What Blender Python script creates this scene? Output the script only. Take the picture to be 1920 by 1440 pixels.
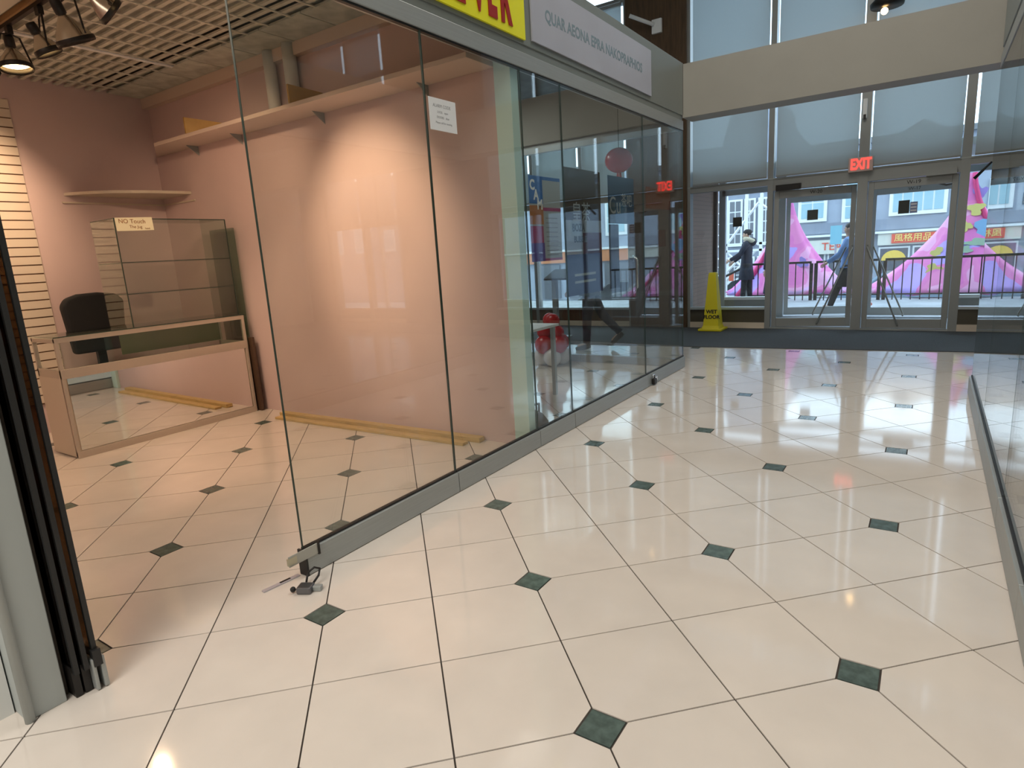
import bpy, bmesh, math, random
from mathutils import Vector, Matrix
random.seed(4)
S = bpy.context.scene
for o in list(bpy.data.objects): bpy.data.objects.remove(o, do_unlink=True)
C = S.collection
PI = math.pi

# ------------------------------------------------------------------ camera, sky, large lights, exposure
cd = bpy.data.cameras.new('camera'); cam = bpy.data.objects.new('camera', cd); C.objects.link(cam)
cd.sensor_width = 36; cd.lens = 1156.28 / 1920 * 36; cd.clip_start = 0.02; cd.clip_end = 300
_p, _r, _y = 0.2076057, -0.0606313, 0.5993043
fw = Vector((-math.sin(_y)*math.cos(_p), math.cos(_y)*math.cos(_p), -math.sin(_p)))
rt0 = Vector((math.cos(_y), math.sin(_y), 0)); up0 = rt0.cross(fw)
rt = rt0*math.cos(_r)+up0*math.sin(_r); up = -rt0*math.sin(_r)+up0*math.cos(_r)
M = Matrix((rt, up, -fw)).transposed().to_4x4(); M.translation = Vector((0, 0, 1.5))
cam.matrix_world = M
S.camera = cam
S.view_settings.view_transform = 'Standard'; S.view_settings.look = 'None'
S.view_settings.gamma = 1; S.view_settings.use_curve_mapping = False
S.view_settings.exposure = 0.1
W = bpy.data.worlds.new('overcast'); S.world = W; W.use_nodes = True
W.node_tree.nodes['Background'].inputs[0].default_value = (0.62, 0.80, 0.97, 1)
W.node_tree.nodes['Background'].inputs[1].default_value = 3.3

def area(name, loc, rot, sx, sy, power, col):
    l = bpy.data.lights.new(name, 'AREA'); l.shape = 'RECTANGLE'; l.size = sx; l.size_y = sy
    l.energy = power; l.color = col
    o = bpy.data.objects.new(name, l); o.location = loc; o.rotation_euler = rot; C.objects.link(o); return o
area('corridor_ceiling_light', (-0.9, -2.6, 4.6), (math.radians(12), 0, 0), 2.6, 4.0, 245, (1.0, 0.95, 0.87))
area('hall_ceiling_light', (-1.0, 5.2, 6.45), (0, 0, 0), 2.5, 4.5, 150, (1.0, 0.95, 0.88))
area('pink_shop_fill', (-4.2, 0.4, 3.3), (0, 0, 0), 1.4, 1.4, 30, (1.0, 0.82, 0.66))  # warm fill added to brighten the shop interior, no visible fixture
area('far_shop_light', (-5.2, 5.7, 3.4), (0, 0, 0), 1.5, 1.5, 30, (0.95, 1.0, 0.95))
area('right_shop_light', (3.4, 3.5, 3.3), (0, 0, 0), 1.2, 1.2, 25, (1.0, 0.93, 0.82))

# ------------------------------------------------------------------ materials
def mat(name, col, rough=.6, metal=0., noise=0., nscale=8., bump=0., spec=.5, coat=0., tint=0., emit=None, estr=0., stretch=None, col2=None):
    m = bpy.data.materials.new(name); m.use_nodes = True
    nt = m.node_tree; b = nt.nodes['Principled BSDF']
    b.inputs['Base Color'].default_value = (*col, 1)
    b.inputs['Roughness'].default_value = rough; b.inputs['Metallic'].default_value = metal
    b.inputs['Specular IOR Level'].default_value = spec; b.inputs['Coat Weight'].default_value = coat
    if emit: b.inputs['Emission Color'].default_value = (*emit, 1); b.inputs['Emission Strength'].default_value = estr
    if noise or bump:
        tc = nt.nodes.new('ShaderNodeTexCoord'); mp = nt.nodes.new('ShaderNodeMapping')
        if stretch: mp.inputs['Scale'].default_value = stretch
        nz = nt.nodes.new('ShaderNodeTexNoise'); nz.inputs['Scale'].default_value = nscale; nz.inputs['Detail'].default_value = 5
        nt.links.new(tc.outputs['Object'], mp.inputs[0]); nt.links.new(mp.outputs[0], nz.inputs['Vector'])
        if noise:
            rp = nt.nodes.new('ShaderNodeValToRGB')
            c2 = col2 or tuple(min(1, c*(1+noise)) for c in col)
            rp.color_ramp.elements[0].position = .3; rp.color_ramp.elements[1].position = .7
            rp.color_ramp.elements[0].color = (*[c*(1-noise) for c in col], 1); rp.color_ramp.elements[1].color = (*c2, 1)
            nt.links.new(nz.outputs[0], rp.inputs[0]); src = rp.outputs[0]
            if tint:
                oi = nt.nodes.new('ShaderNodeObjectInfo'); mr = nt.nodes.new('ShaderNodeMapRange')
                mr.inputs['To Min'].default_value = 1-tint; mr.inputs['To Max'].default_value = 1+tint
                nt.links.new(oi.outputs['Random'], mr.inputs[0])
                mx = nt.nodes.new('ShaderNodeVectorMath'); mx.operation = 'SCALE'
                nt.links.new(src, mx.inputs[0]); nt.links.new(mr.outputs[0], mx.inputs['Scale']); src = mx.outputs[0]
            nt.links.new(src, b.inputs['Base Color'])
        if bump:
            bp = nt.nodes.new('ShaderNodeBump'); bp.inputs['Strength'].default_value = bump; bp.inputs['Distance'].default_value = .01
            nt.links.new(nz.outputs[0], bp.inputs['Height']); nt.links.new(bp.outputs[0], b.inputs['Normal'])
    return m
def glass(name, tint=(.93, .96, .945), ior=1.5, rough=0.0, boost=1.0):
    m = bpy.data.materials.new(name); m.use_nodes = True; nt = m.node_tree; nt.nodes.clear()
    out = nt.nodes.new('ShaderNodeOutputMaterial'); mx = nt.nodes.new('ShaderNodeMixShader')
    tr = nt.nodes.new('ShaderNodeBsdfTransparent'); tr.inputs[0].default_value = (*tint, 1)
    gl = nt.nodes.new('ShaderNodeBsdfGlossy'); gl.inputs['Roughness'].default_value = rough
    ge = nt.nodes.new('ShaderNodeNewGeometry'); mr = nt.nodes.new('ShaderNodeMapRange')
    mr.inputs['To Min'].default_value = ior; mr.inputs['To Max'].default_value = 1/ior
    fr = nt.nodes.new('ShaderNodeFresnel'); ml = nt.nodes.new('ShaderNodeMath'); ml.operation = 'MULTIPLY'; ml.inputs[1].default_value = boost; ml.use_clamp = True
    nt.links.new(ge.outputs['Backfacing'], mr.inputs[0]); nt.links.new(mr.outputs[0], fr.inputs[0])
    nt.links.new(fr.outputs[0], ml.inputs[0]); nt.links.new(ml.outputs[0], mx.inputs[0])
    nt.links.new(tr.outputs[0], mx.inputs[1]); nt.links.new(gl.outputs[0], mx.inputs[2]); nt.links.new(mx.outputs[0], out.inputs[0])
    return m
def screen(name, col, transp, tcol=(1, 1, 1)):       # woven roller shade / window film: partly see-through, partly diffusing
    m = bpy.data.materials.new(name); m.use_nodes = True; nt = m.node_tree; nt.nodes.clear()
    out = nt.nodes.new('ShaderNodeOutputMaterial'); m1 = nt.nodes.new('ShaderNodeMixShader'); m2 = nt.nodes.new('ShaderNodeMixShader')
    d = nt.nodes.new('ShaderNodeBsdfDiffuse'); t = nt.nodes.new('ShaderNodeBsdfTranslucent'); tr = nt.nodes.new('ShaderNodeBsdfTransparent')
    d.inputs[0].default_value = (*col, 1); t.inputs[0].default_value = (*col, 1); tr.inputs[0].default_value = (*tcol, 1)
    m1.inputs[0].default_value = .4; m2.inputs[0].default_value = transp
    nt.links.new(d.outputs[0], m1.inputs[1]); nt.links.new(t.outputs[0], m1.inputs[2])
    nt.links.new(m1.outputs[0], m2.inputs[1]); nt.links.new(tr.outputs[0], m2.inputs[2]); nt.links.new(m2.outputs[0], out.inputs[0])
    return m
def stripes(name, c1, c2, scale, axis='Z', rough=.7, ratio=.5):
    m = mat(name, c1, rough); nt = m.node_tree; b = nt.nodes['Principled BSDF']
    tc = nt.nodes.new('ShaderNodeTexCoord'); sx = nt.nodes.new('ShaderNodeSeparateXYZ'); nt.links.new(tc.outputs['Object'], sx.inputs[0])
    a = nt.nodes.new('ShaderNodeMath'); a.operation = 'MULTIPLY'; a.inputs[1].default_value = scale
    f = nt.nodes.new('ShaderNodeMath'); f.operation = 'FRACT'; g = nt.nodes.new('ShaderNodeMath'); g.operation = 'GREATER_THAN'; g.inputs[1].default_value = ratio
    mx = nt.nodes.new('ShaderNodeMix'); mx.data_type = 'RGBA'; mx.inputs[6].default_value = (*c1, 1); mx.inputs[7].default_value = (*c2, 1)
    nt.links.new(sx.outputs[axis], a.inputs[0]); nt.links.new(a.outputs[0], f.inputs[0]); nt.links.new(f.outputs[0], g.inputs[0])
    nt.links.new(g.outputs[0], mx.inputs[0]); nt.links.new(mx.outputs[2], b.inputs['Base Color']); return m
def blobs(name, cols, scale=3., rough=.55, bump=0.):
    m = mat(name, cols[0], rough); nt = m.node_tree; b = nt.nodes['Principled BSDF']
    tc = nt.nodes.new('ShaderNodeTexCoord'); nz = nt.nodes.new('ShaderNodeTexNoise'); nz.inputs['Scale'].default_value = scale; nz.inputs['Detail'].default_value = 1.5
    nz.inputs['Distortion'].default_value = .6
    rp = nt.nodes.new('ShaderNodeValToRGB'); rp.color_ramp.interpolation = 'CONSTANT'; e = rp.color_ramp.elements
    n = len(cols); e[0].position = 0; e[0].color = (*cols[0], 1); e[1].position = .33+.4/n; e[1].color = (*cols[1], 1)
    for i in range(2, n): q = e.new(.33+.4*i/n); q.color = (*cols[i], 1)
    nt.links.new(tc.outputs['Object'], nz.inputs['Vector']); nt.links.new(nz.outputs[0], rp.inputs[0]); nt.links.new(rp.outputs[0], b.inputs['Base Color'])
    return m
m_tile = mat('cream_porcelain', (.735, .66, .59), .07, noise=.05, nscale=3, tint=.025, spec=1.0)
m_dot = mat('green_marble_inset', (.090, .125, .110), .16, noise=.35, nscale=25, tint=.15)
m_grout = mat('dark_grout', (.055, .045, .038), 1.0)
m_carpet = mat('charcoal_carpet', (.075, .082, .087), .95, noise=.35, nscale=160, bump=.6)
m_alu = mat('brushed_aluminium', (.36, .38, .37), .42, .35, noise=.05, nscale=4, stretch=(30, 1, 30))
m_alud = mat('bronze_grey_aluminium', (.28, .29, .28), .45, .2)
m_alub = mat('pale_aluminium', (.45, .50, .52), .4, .3)
m_black = mat('black_rubber', (.012, .012, .012), .5)
m_blackm = mat('black_metal', (.018, .016, .015), .4, .3)
m_chrome = mat('chrome', (.7, .7, .7), .12, 1)
m_pink = mat('mauve_painted_drywall', (.66, .50, .485), .55, noise=.03, nscale=2)
m_white = mat('white_painted_drywall', (.70, .71, .69), .6, noise=.02, nscale=2)
m_greyp = mat('pale_grey_painted_steel', (.40, .43, .42), .5)
m_fascia = mat('warm_grey_fascia', (.30, .29, .255), .55, noise=.03, nscale=3)
m_band = mat('sign_band_metal', (.235, .255, .235), .45, .25)
m_ceil = mat('hall_ceiling_paint', (.55, .55, .52), .8)
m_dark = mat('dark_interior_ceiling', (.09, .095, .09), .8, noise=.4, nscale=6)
m_brownwall = mat('dark_brown_panel', (.085, .048, .022), .6, noise=.25, nscale=3, stretch=(8, 8, 1))
m_glass = glass('storefront_glass', (.935, .955, .94), boost=1.15)
m_glassg = glass('green_edge_glass', (.90, .95, .92))
m_wing = glass('window_glass', (.97, .99, .995))
m_gedge = mat('dark_green_glass_edge', (.022, .045, .036), .4)
m_shade = screen('grey_roller_shade', (.52, .55, .54), .18, (.80, .90, .95))
m_mirror = mat('mirror', (.86, .86, .83), .02, 1)
m_lam = mat('cream_laminate', (.66, .56, .45), .4)
m_wood = mat('yellow_pine', (.58, .40, .16), .5, noise=.15, nscale=6, stretch=(1, 12, 12))
m_woodd = mat('amber_plywood', (.50, .29, .07), .5, noise=.15, nscale=6)
m_paper = mat('white_paper', (.80, .81, .82), .7)
m_note = mat('yellowed_paper', (.85, .80, .58), .7)
m_ink = mat('grey_ink', (.25, .25, .26), .8)
m_brink = mat('brown_ink', (.30, .12, .03), .8)
m_yel = mat('yellow_sign_face', (.86, .84, .015), .35)
m_red = mat('deep_red_lettering', (.36, .015, .01), .4)
m_teal = mat('faded_teal_lettering', (.20, .27, .31), .6)
m_wsign = mat('white_sign_face', (.42, .43, .49), .45, noise=.05, nscale=2)
m_cone = mat('yellow_plastic', (.78, .66, .015), .4)
m_exit = mat('exit_letters_lit', (.9, .05, .03), .5, emit=(1, .05, .04), estr=2.2)
m_bulb = mat('lit_lamp_face', (1, .8, .5), .3, emit=(1.0, .62, .25), estr=14)
m_reflm = mat('lamp_reflector_metal', (.55, .50, .42), .22, .9)
m_balr = mat('red_latex', (.50, .018, .022), .25)
m_balw = mat('white_latex', (.75, .74, .72), .25)
m_grid = mat('cream_ceiling_slats', (.60, .58, .50), .6, noise=.12, nscale=12)
m_mott = mat('mottled_ceiling_board', (.50, .51, .45), .8, noise=.25, nscale=7)
m_skin = mat('skin', (.60, .36, .25), .5)
m_hair = mat('black_hair', (.012, .010, .010), .45)
m_navy = mat('navy_cloth', (.013, .018, .035), .8, noise=.2, nscale=20)
m_blk = mat('black_cloth', (.012, .012, .014), .85)
m_fur = mat('cream_fur', (.62, .55, .40), .95, noise=.3, nscale=60, bump=1)
m_blue = mat('pale_blue_cloth', (.18, .30, .55), .8)
m_grey = mat('grey_cloth', (.30, .29, .30), .8)
m_orng = mat('orange_red_shoe', (.55, .10, .05), .5)
m_snow = mat('pale_pavement', (.52, .52, .52), .8, noise=.15, nscale=3)
m_asph = mat('street_asphalt', (.20, .21, .22), .8, noise=.2, nscale=4)
m_terr = mat('terrace_concrete', (.36, .38, .40), .75, noise=.2, nscale=2)
m_facb = mat('blue_grey_siding', (.33, .37, .44), .8, noise=.08, nscale=2)
m_facd = mat('slate_wall', (.24, .27, .33), .8, noise=.08, nscale=2)
m_roof = mat('grey_roof', (.16, .17, .18), .9)
m_trimw = mat('white_trim', (.80, .82, .82), .6)
m_winb = mat('pale_blue_window', (.34, .52, .58), .15)
m_wind = mat('dark_shop_window', (.12, .13, .15), .15)
m_signr = mat('red_shop_sign', (.72, .10, .06), .5)
m_signy = mat('yellow_shop_lettering', (.85, .72, .20), .5)
m_signc = mat('cream_shop_sign', (.66, .66, .58), .5)
m_tent = blobs('pink_printed_fabric', [(.46, .33, .80), (.74, .17, .48), (.80, .22, .50), (.84, .38, .62), (.72, .42, .72)], 1.2)
m_magenta = mat('magenta_fabric', (.70, .05, .20), .6)
m_ty = mat('yellow_patch', (.80, .70, .22), .6)
m_tg = mat('pale_green_patch', (.45, .62, .45), .6)
m_tb = mat('sky_blue_patch', (.28, .52, .80), .6)
m_tv = mat('violet_patch', (.36, .26, .68), .6)
m_carw = mat('white_car_paint', (.62, .64, .66), .25, coat=.5)
m_cars = mat('blue_grey_car_paint', (.16, .24, .32), .25, coat=.5)
m_card = mat('dark_car_paint', (.04, .05, .06), .25, coat=.5)
m_cgl = mat('car_glass', (.03, .04, .05), .08)
m_brick = stripes('vestibule_brick', (.34, .23, .18), (.25, .18, .15), 13.3, 'Z', ratio=.86)
m_stk = mat('dark_window_sticker', (.012, .020, .014), .5)
m_stkb = mat('blue_white_sticker', (.22, .26, .42), .5)

# ------------------------------------------------------------------ mesh helpers
WL = {}
def link(o, parent, anchor):
    C.objects.link(o)
    pw = WL[parent.name] if parent else Vector((0, 0, 0))
    if parent: o.parent = parent
    o.location = Vector(anchor)-pw; WL[o.name] = Vector(anchor); return o
class MB:
    def __init__(s): s.bm = bmesh.new()
    def box(s, x0, x1, y0, y1, z0, z1, R=None, c=None):
        vs = [s.bm.verts.new((x, y, z)) for x in (x0, x1) for y in (y0, y1) for z in (z0, z1)]
        for f in ((0, 1, 3, 2), (4, 6, 7, 5), (0, 4, 5, 1), (2, 3, 7, 6), (0, 2, 6, 4), (1, 5, 7, 3)): s.bm.faces.new([vs[i] for i in f])
        if R: bmesh.ops.rotate(s.bm, verts=vs, cent=c or ((x0+x1)/2, (y0+y1)/2, (z0+z1)/2), matrix=R)
        return s
    def ring(s, c, rx, ry, n=12, ax=None, ph=0):
        c = Vector(c); u, v = ax if ax else (Vector((1, 0, 0)), Vector((0, 1, 0)))
        return [s.bm.verts.new(c+u*rx*math.cos(2*PI*i/n+ph)+v*ry*math.sin(2*PI*i/n+ph)) for i in range(n)]
    def loft(s, rings, cap=True):
        for a, b in zip(rings, rings[1:]):
            n = len(a)
            for i in range(n): s.bm.faces.new((a[i], a[(i+1) % n], b[(i+1) % n], b[i]))
        if cap: s.bm.faces.new(list(reversed(rings[0]))); s.bm.faces.new(rings[-1])
        return s
    def tube(s, pts, r, n=8, r2=None):
        pts = [Vector(p) for p in pts]; rs = []
        for i, p in enumerate(pts):
            d = (pts[min(i+1, len(pts)-1)]-pts[max(i-1, 0)]).normalized()
            a = Vector((0, 0, 1)) if abs(d.z) < .9 else Vector((1, 0, 0))
            u = d.cross(a).normalized(); v = d.cross(u)
            k = i/(len(pts)-1); rr = r if r2 is None else r*(1-k)+r2*k
            if isinstance(r, (list, tuple)): rr = r[i]
            rs.append(s.ring(p, rr, rr, n, (u, v)))
        return s.loft(rs)
    def lathe(s, c, prof, n=16, d=(0, 0, 1), cap=True):
        d = Vector(d).normalized(); a = Vector((0, 0, 1)) if abs(d.z) < .9 else Vector((1, 0, 0))
        u = d.cross(a).normalized(); v = d.cross(u); c = Vector(c)
        return s.loft([s.ring(c+d*h, max(r, 1e-4), max(r, 1e-4), n, (u, v)) for r, h in prof], cap)
    def ball(s, c, rx, ry=None, rz=None, n=12, m=8):
        ry = ry or rx; rz = rz or rx; rs = []
        for j in range(m+1):
            t = PI*(j+.02)/(m+.04); rs.append(s.ring((c[0], c[1], c[2]-rz*math.cos(t)), rx*math.sin(t), ry*math.sin(t), n))
        return s.loft(rs)
    def prism(s, pts, d):
        a = [s.bm.verts.new(p) for p in pts]; b = [s.bm.verts.new(Vector(p)+Vector(d)) for p in pts]
        s.bm.faces.new(list(reversed(a))); s.bm.faces.new(b); n = len(a)
        for i in range(n): s.bm.faces.new((a[i], a[(i+1) % n], b[(i+1) % n], b[i]))
        return s
    def out(s, name, m, parent=None, smooth=False, bevel=0, anchor=None):
        bm = s.bm; bmesh.ops.recalc_face_normals(bm, faces=bm.faces)
        xs = [v.co for v in bm.verts]
        lo = Vector([min(v[i] for v in xs) for i in range(3)]); hi = Vector([max(v[i] for v in xs) for i in range(3)])
        if anchor is None: anchor = Vector(((lo.x+hi.x)/2, (lo.y+hi.y)/2, lo.z))
        anchor = Vector(anchor)
        bmesh.ops.translate(bm, verts=bm.verts, vec=-anchor)
        me = bpy.data.meshes.new(name); bm.to_mesh(me); bm.free(); me.materials.append(m)
        if smooth: me.polygons.foreach_set('use_smooth', [True]*len(me.polygons))
        o = bpy.data.objects.new(name, me); link(o, parent, anchor)
        if bevel:
            b = o.modifiers.new('bevel', 'BEVEL'); b.width = bevel; b.segments = 2; b.limit_method = 'ANGLE'
        return o
def box(name, x0, x1, y0, y1, z0, z1, m, parent=None, bevel=0, R=None):
    return MB().box(x0, x1, y0, y1, z0, z1, R).out(name, m, parent, bevel=bevel)
def tag(o, label=None, cat=None, group=None, kind=None):
    if label: o['label'] = label
    if cat: o['category'] = cat
    if group: o['group'] = group
    if kind: o['kind'] = kind
    return o
def thing(name, loc, label, cat, group=None):
    o = bpy.data.objects.new(name, None); o.empty_display_size = .1; link(o, None, loc); return tag(o, label, cat, group)
def st(o): o['kind'] = 'structure'; return o
def sE(name, loc=(0, 0, 0)):
    o = bpy.data.objects.new(name, None); link(o, None, loc); o['kind'] = 'structure'; return o
def text(name, s, size, loc, right, upv, m, parent, ext=.002, align='CENTER', sx=1., bold=0., space=1.):
    cu = bpy.data.curves.new(name, 'FONT'); cu.body = s; cu.size = size; cu.align_x = align; cu.align_y = 'CENTER'; cu.extrude = ext; cu.offset = bold; cu.space_character = space
    cu.resolution_u = 3
    t = bpy.data.objects.new('tmp', cu); C.objects.link(t)
    me = bpy.data.meshes.new_from_object(t.evaluated_get(bpy.context.evaluated_depsgraph_get()))
    bpy.data.objects.remove(t, do_unlink=True); bpy.data.curves.remove(cu)
    r = Vector(right).normalized(); u = Vector(upv).normalized(); n = r.cross(u)
    Mx = Matrix((r*sx, u, n)).transposed().to_4x4(); me.transform(Mx)
    me.name = name; me.materials.clear(); me.materials.append(m)
    o = bpy.data.objects.new(name, me); link(o, parent, loc); return o

# ------------------------------------------------------------------ floor with octagon tiles and green insets
T = .4716; K = .088; A45 = PI/4; OX, OY = -2.11582, 1.53007
e1 = Vector((math.cos(A45), math.sin(A45), 0)); e2 = Vector((-math.sin(A45), math.cos(A45), 0))
floor = st(box('floor', -12, 12, -7, 11.3, -.15, -.0045, m_grout))
g = .0030; TH = .0095
def tile_mesh(clip=True):
    bm = bmesh.new()
    p = [(g+K, g), (T-g, g), (T-g, T-g), (g, T-g), (g, g+K)]
    lo = [bm.verts.new((x, y, -TH)) for x, y in p]
    cx = sum(x for x, y in p)/5; cy = sum(y for x, y in p)/5
    top = [bm.verts.new((x, y, 0)) for x, y in p]
    bm.faces.new(top)
    for a, b in ((lo, top),):
        for i in range(5): bm.faces.new((a[i], a[(i+1) % 5], b[(i+1) % 5], b[i]))
    me = bpy.data.meshes.new('floor_tile'); bm.to_mesh(me); bm.free(); me.materials.append(m_tile); return me
tme = tile_mesh()
b = MB(); q = K-.0035
b.prism([(q, 0, -TH), (0, q, -TH), (-q, 0, -TH), (0, -q, -TH)], (0, 0, TH-.0004))
bmesh.ops.recalc_face_normals(b.bm, faces=b.bm.faces)
dme = bpy.data.meshes.new('green_inset'); b.bm.to_mesh(dme); b.bm.free(); dme.materials.append(m_dot)
tiles = []; dots = []
for i in range(-40, 40):
    for j in range(-40, 40):
        # corner carrying the inset of this tile: the (even, even) corner
        ci = i if i % 2 == 0 else i+1; cj = j if j % 2 == 0 else j+1
        P = Vector((OX, OY, 0))+e1*ci*T+e2*cj*T
        ctr = Vector((OX, OY, 0))+e1*(i+.5)*T+e2*(j+.5)*T
        rot = {(0, 0): 0, (1, 0): 1, (1, 1): 2, (0, 1): 3}[(ci-i, cj-j)]
        if -11.5 < ctr.x < 11.5 and -6.5 < ctr.y < 10.9: tiles.append((ctr, P, A45+rot*PI/2))
        if i % 2 == 0 and j % 2 == 0 and -11.5 < P.x < 11.5 and -6.5 < P.y < 10.9: dots.append((P, A45))
def vis(c):
    d = c-Vector((0, 0, 1.5)); z = d.dot(fw)
    if z < .4 or c.y > 9.3 or c.x < -7.3: return 1e6
    x = 1156*d.dot(rt)/z; y = 1156*d.dot(up)/z
    if abs(x) > 1080 or abs(y) > 860: return 1e6
    if c.x > 1.6: return 500+d.length
    return d.length
tiles.sort(key=lambda t: vis(t[0])); dots.sort(key=lambda t: vis(t[0]))
def put(lst, me, name, stuffname, lim):
    rest = bmesh.new(); base = bmesh.new(); base.from_mesh(me)
    for n, t in enumerate(lst):
        P, a = (t[1], t[2]) if len(t) == 3 else t
        if n < lim:
            o = bpy.data.objects.new(name, me); link(o, floor, P)
            o.location = P-WL['floor']; o.rotation_euler = (random.uniform(-.0003, .0003), random.uniform(-.0003, .0003), a)
        else:
            mm = Matrix.Translation(P) @ Matrix.Rotation(a, 4, 'Z')
            vs = [rest.verts.new(mm @ v.co) for v in base.verts]
            base.verts.index_update()
            for f in base.faces: rest.faces.new([vs[v.index] for v in f.verts])
    m2 = bpy.data.meshes.new(stuffname); rest.to_mesh(m2); rest.free(); base.free(); m2.materials.append(me.materials[0])
    o = bpy.data.objects.new(stuffname, m2); link(o, floor, (0, 0, 0)); o['kind'] = 'stuff'
put(tiles, tme, 'floor_tile', 'far_floor_tiles', 300)
put(dots, dme, 'green_inset', 'far_green_insets', 290)

# ------------------------------------------------------------------ hall shell
SX = -2.486                                   # plane of the left shopfronts
st(box('ceiling', -9.2, 9.2, -7, 11.4, 6.62, 6.8, m_ceil))
st(box('wall_back', -9.2, 9.2, -7.15, -7, -.1, 6.7, m_white))
st(box('wall_left', -9.2, -9.0, -7, 11.4, -.1, 6.7, m_white))
st(box('wall_right', 9.0, 9.2, -7, 11.4, -.1, 6.7, m_white))
PY = 3.93
part = sE('wall_partition', (-5, PY, 0))
box('drywall', -7.35, -2.62, PY, PY+.09, 0, 3.475, m_pink, part)
box('painted_post', -2.66, -2.52, PY-.035, PY+.06, 0, 3.40, mat('pale_green_painted_post', (.62, .84, .80), .5), part, bevel=.004)
st(box('wall_shop_back', -7.50, -7.35, -1.25, 7.5, 0, 3.50, m_pink))
st(box('wall_shop_left', -7.36, -2.70, -1.25, -1.15, 0, 3.475, m_pink))
# left pier next to the doorway
pier = sE('trim_1', (-2.6, .6, 0))
box('pier_panel', -2.72, -2.52, .565, .688, 0, 2.77, m_greyp, pier, bevel=.003)
MB().tube([(-2.515, .572, 0.0), (-2.515, .572, 2.77)], .016, 10).out('corner_bead', m_greyp, pier, smooth=True)
st(box('wall_front', -2.76, -2.62, -6.9, .56, 0, 3.46, m_white))

# sign band over the left shopfronts and its returns
band = sE('trim_2', (SX, 3, 2.77))
def front_band(x, side, y0, y1, parent):      # side=+1 faces +x
    s = side
    box('top_track', min(x-.06*s, x+.012*s), max(x-.06*s, x+.012*s), y0, y1, 2.772, 2.875, m_alu, parent, bevel=.004)
    box('black_gasket', min(x-.02*s, x+.004*s), max(x-.02*s, x+.004*s), y0, y1, 2.760, 2.773, m_black, parent)
    box('cove_strip', min(x-.08*s, x+.0*s), max(x-.08*s, x+.0*s), y0, y1, 2.875, 2.93, m_band, parent)
    box('sign_band', min(x-.16*s, x+.008*s), max(x-.16*s, x+.008*s), y0, y1, 2.93, 3.487, m_band, parent, bevel=.004)
front_band(SX, 1, -1.2, 7.43, band)
fb = sE('trim_3', (-5, 7.43, 2.77))
box('top_track', -9, SX-.06, 7.35, 7.44, 2.772, 2.875, m_alu, fb)
box('sign_band', -9, SX-.16, 7.30, 7.45, 2.875, 3.487, m_fascia, fb)
st(box('trim_4', SX+.01, 9, 7.43, 7.72, 2.915, 3.478, m_fascia))        # bulkhead beam across the hall
box('lower_lip', SX+.01, 9, 7.41, 7.74, 2.905, 2.935, m_fascia, bpy.data.objects['trim_4'])
# shop ceilings
sc = sE('ceiling_shop', (-5, 2, 3.42))
box('ceiling_deck', -7.4, SX-.16, -1.2, 3.95, 3.445, 3.50, m_mott, sc)
box('drywall_soffit', -7.4, SX-.16, -1.2, 2.05, 3.36, 3.40, mat('cream_soffit', (.60, .56, .47), .7), sc)
for k in range(14):
    y = 2.18+k*.094
    if y > 3.50: break
    box('ceiling_slat', -7.34, SX-.17, y, y+.034, 3.402, 3.418, m_grid, sc)
for k in range(17):
    x = -7.1+k*.283
    box('cross_bar', x, x+.022, 2.10, 3.50, 3.396, 3.404, m_grid, sc)
for k in range(9):
    x = -7.34+k*.53
    box('ceiling_tile', x+.006, min(x+.524, SX-.17), 3.515, 3.925, 3.404, 3.42, m_mott, sc)
box('grille_frame', -6.02, -5.98, 2.1, 3.5, 3.385, 3.397, m_trimw, sc)
for k in range(2): box('dark_vent_slot', -7.2, SX-.3, 3.325+k*.094, 3.36+k*.094, 3.421, 3.444, m_black, sc)
sc2 = sE('ceiling_shop_next', (-5, 5.7, 3.42))
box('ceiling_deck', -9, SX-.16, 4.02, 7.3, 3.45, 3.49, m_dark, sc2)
st(box('trim_5', -7.35, SX-.17, 3.86, PY-.001, 3.30, 3.402, mat('soffit_strip', (.62, .50, .42), .6)))

# ------------------------------------------------------------------ left glazing, panel by panel
GP = 'glass panels of the left shopfronts'
def glass_panel(y0, y1, label, x=SX, rail=True, side=1, group=GP, railh=.145):
    t = thing('sliding_glass_door', (x, (y0+y1)/2, 0), label, 'glass door', group)
    box('pane', x-.006, x+.006, y0+.002, y1-.002, railh-.01, 2.765, m_glass, t)
    for e in (y0+.0015, y1-.004): box('pane_edge', x-.0062, x+.0062, e, e+.0025, railh, 2.764, m_gedge, t)
    box('bottom_rail', x-.028, x+.028, y0+.003, y1-.003, .004, railh-.012, m_alu, t, bevel=.003)
    box('rail_gasket', x-.012, x+.012, y0+.003, y1-.003, railh-.012, railh, m_black, t)
    return t
p1 = glass_panel(1.72, 2.925, 'glass panel at the open doorway, with the black-capped rail end nearest the camera')
box('rail_end_cap', SX-.030, SX+.030, 1.712, 1.722, .002, .135, m_black, p1)
glass_panel(2.925, 3.955, 'glass panel with the white notice, in front of the end of the pink wall')
glass_panel(3.955, 4.535, 'narrow glass panel just past the green-white post, in front of the first blue poster')
glass_panel(4.535, 6.21, 'wide glass panel in front of the tall poster, ending at the black padlock')
glass_panel(6.21, 7.43, 'last glass panel, at the corner of the shopfront towards the doors')
def side_panel(x0, x1, label):
    t = thing('sliding_glass_door', ((x0+x1)/2, 7.43, 0), label, 'glass door', 'glass panels on the lobby side of the far shop')
    box('pane', x0+.002, x1-.002, 7.425, 7.437, .10, 2.765, m_glass, t)
    box('bottom_rail', x0+.003, x1-.003, 7.40, 7.455, .004, .10, m_alu, t)
    return t
xs = [SX-.05, -3.9, -5.3, -7.3]
dp = side_panel(xs[1], xs[0], 'lobby-side glass panel with a bent pull handle, beyond the far shop')
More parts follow.
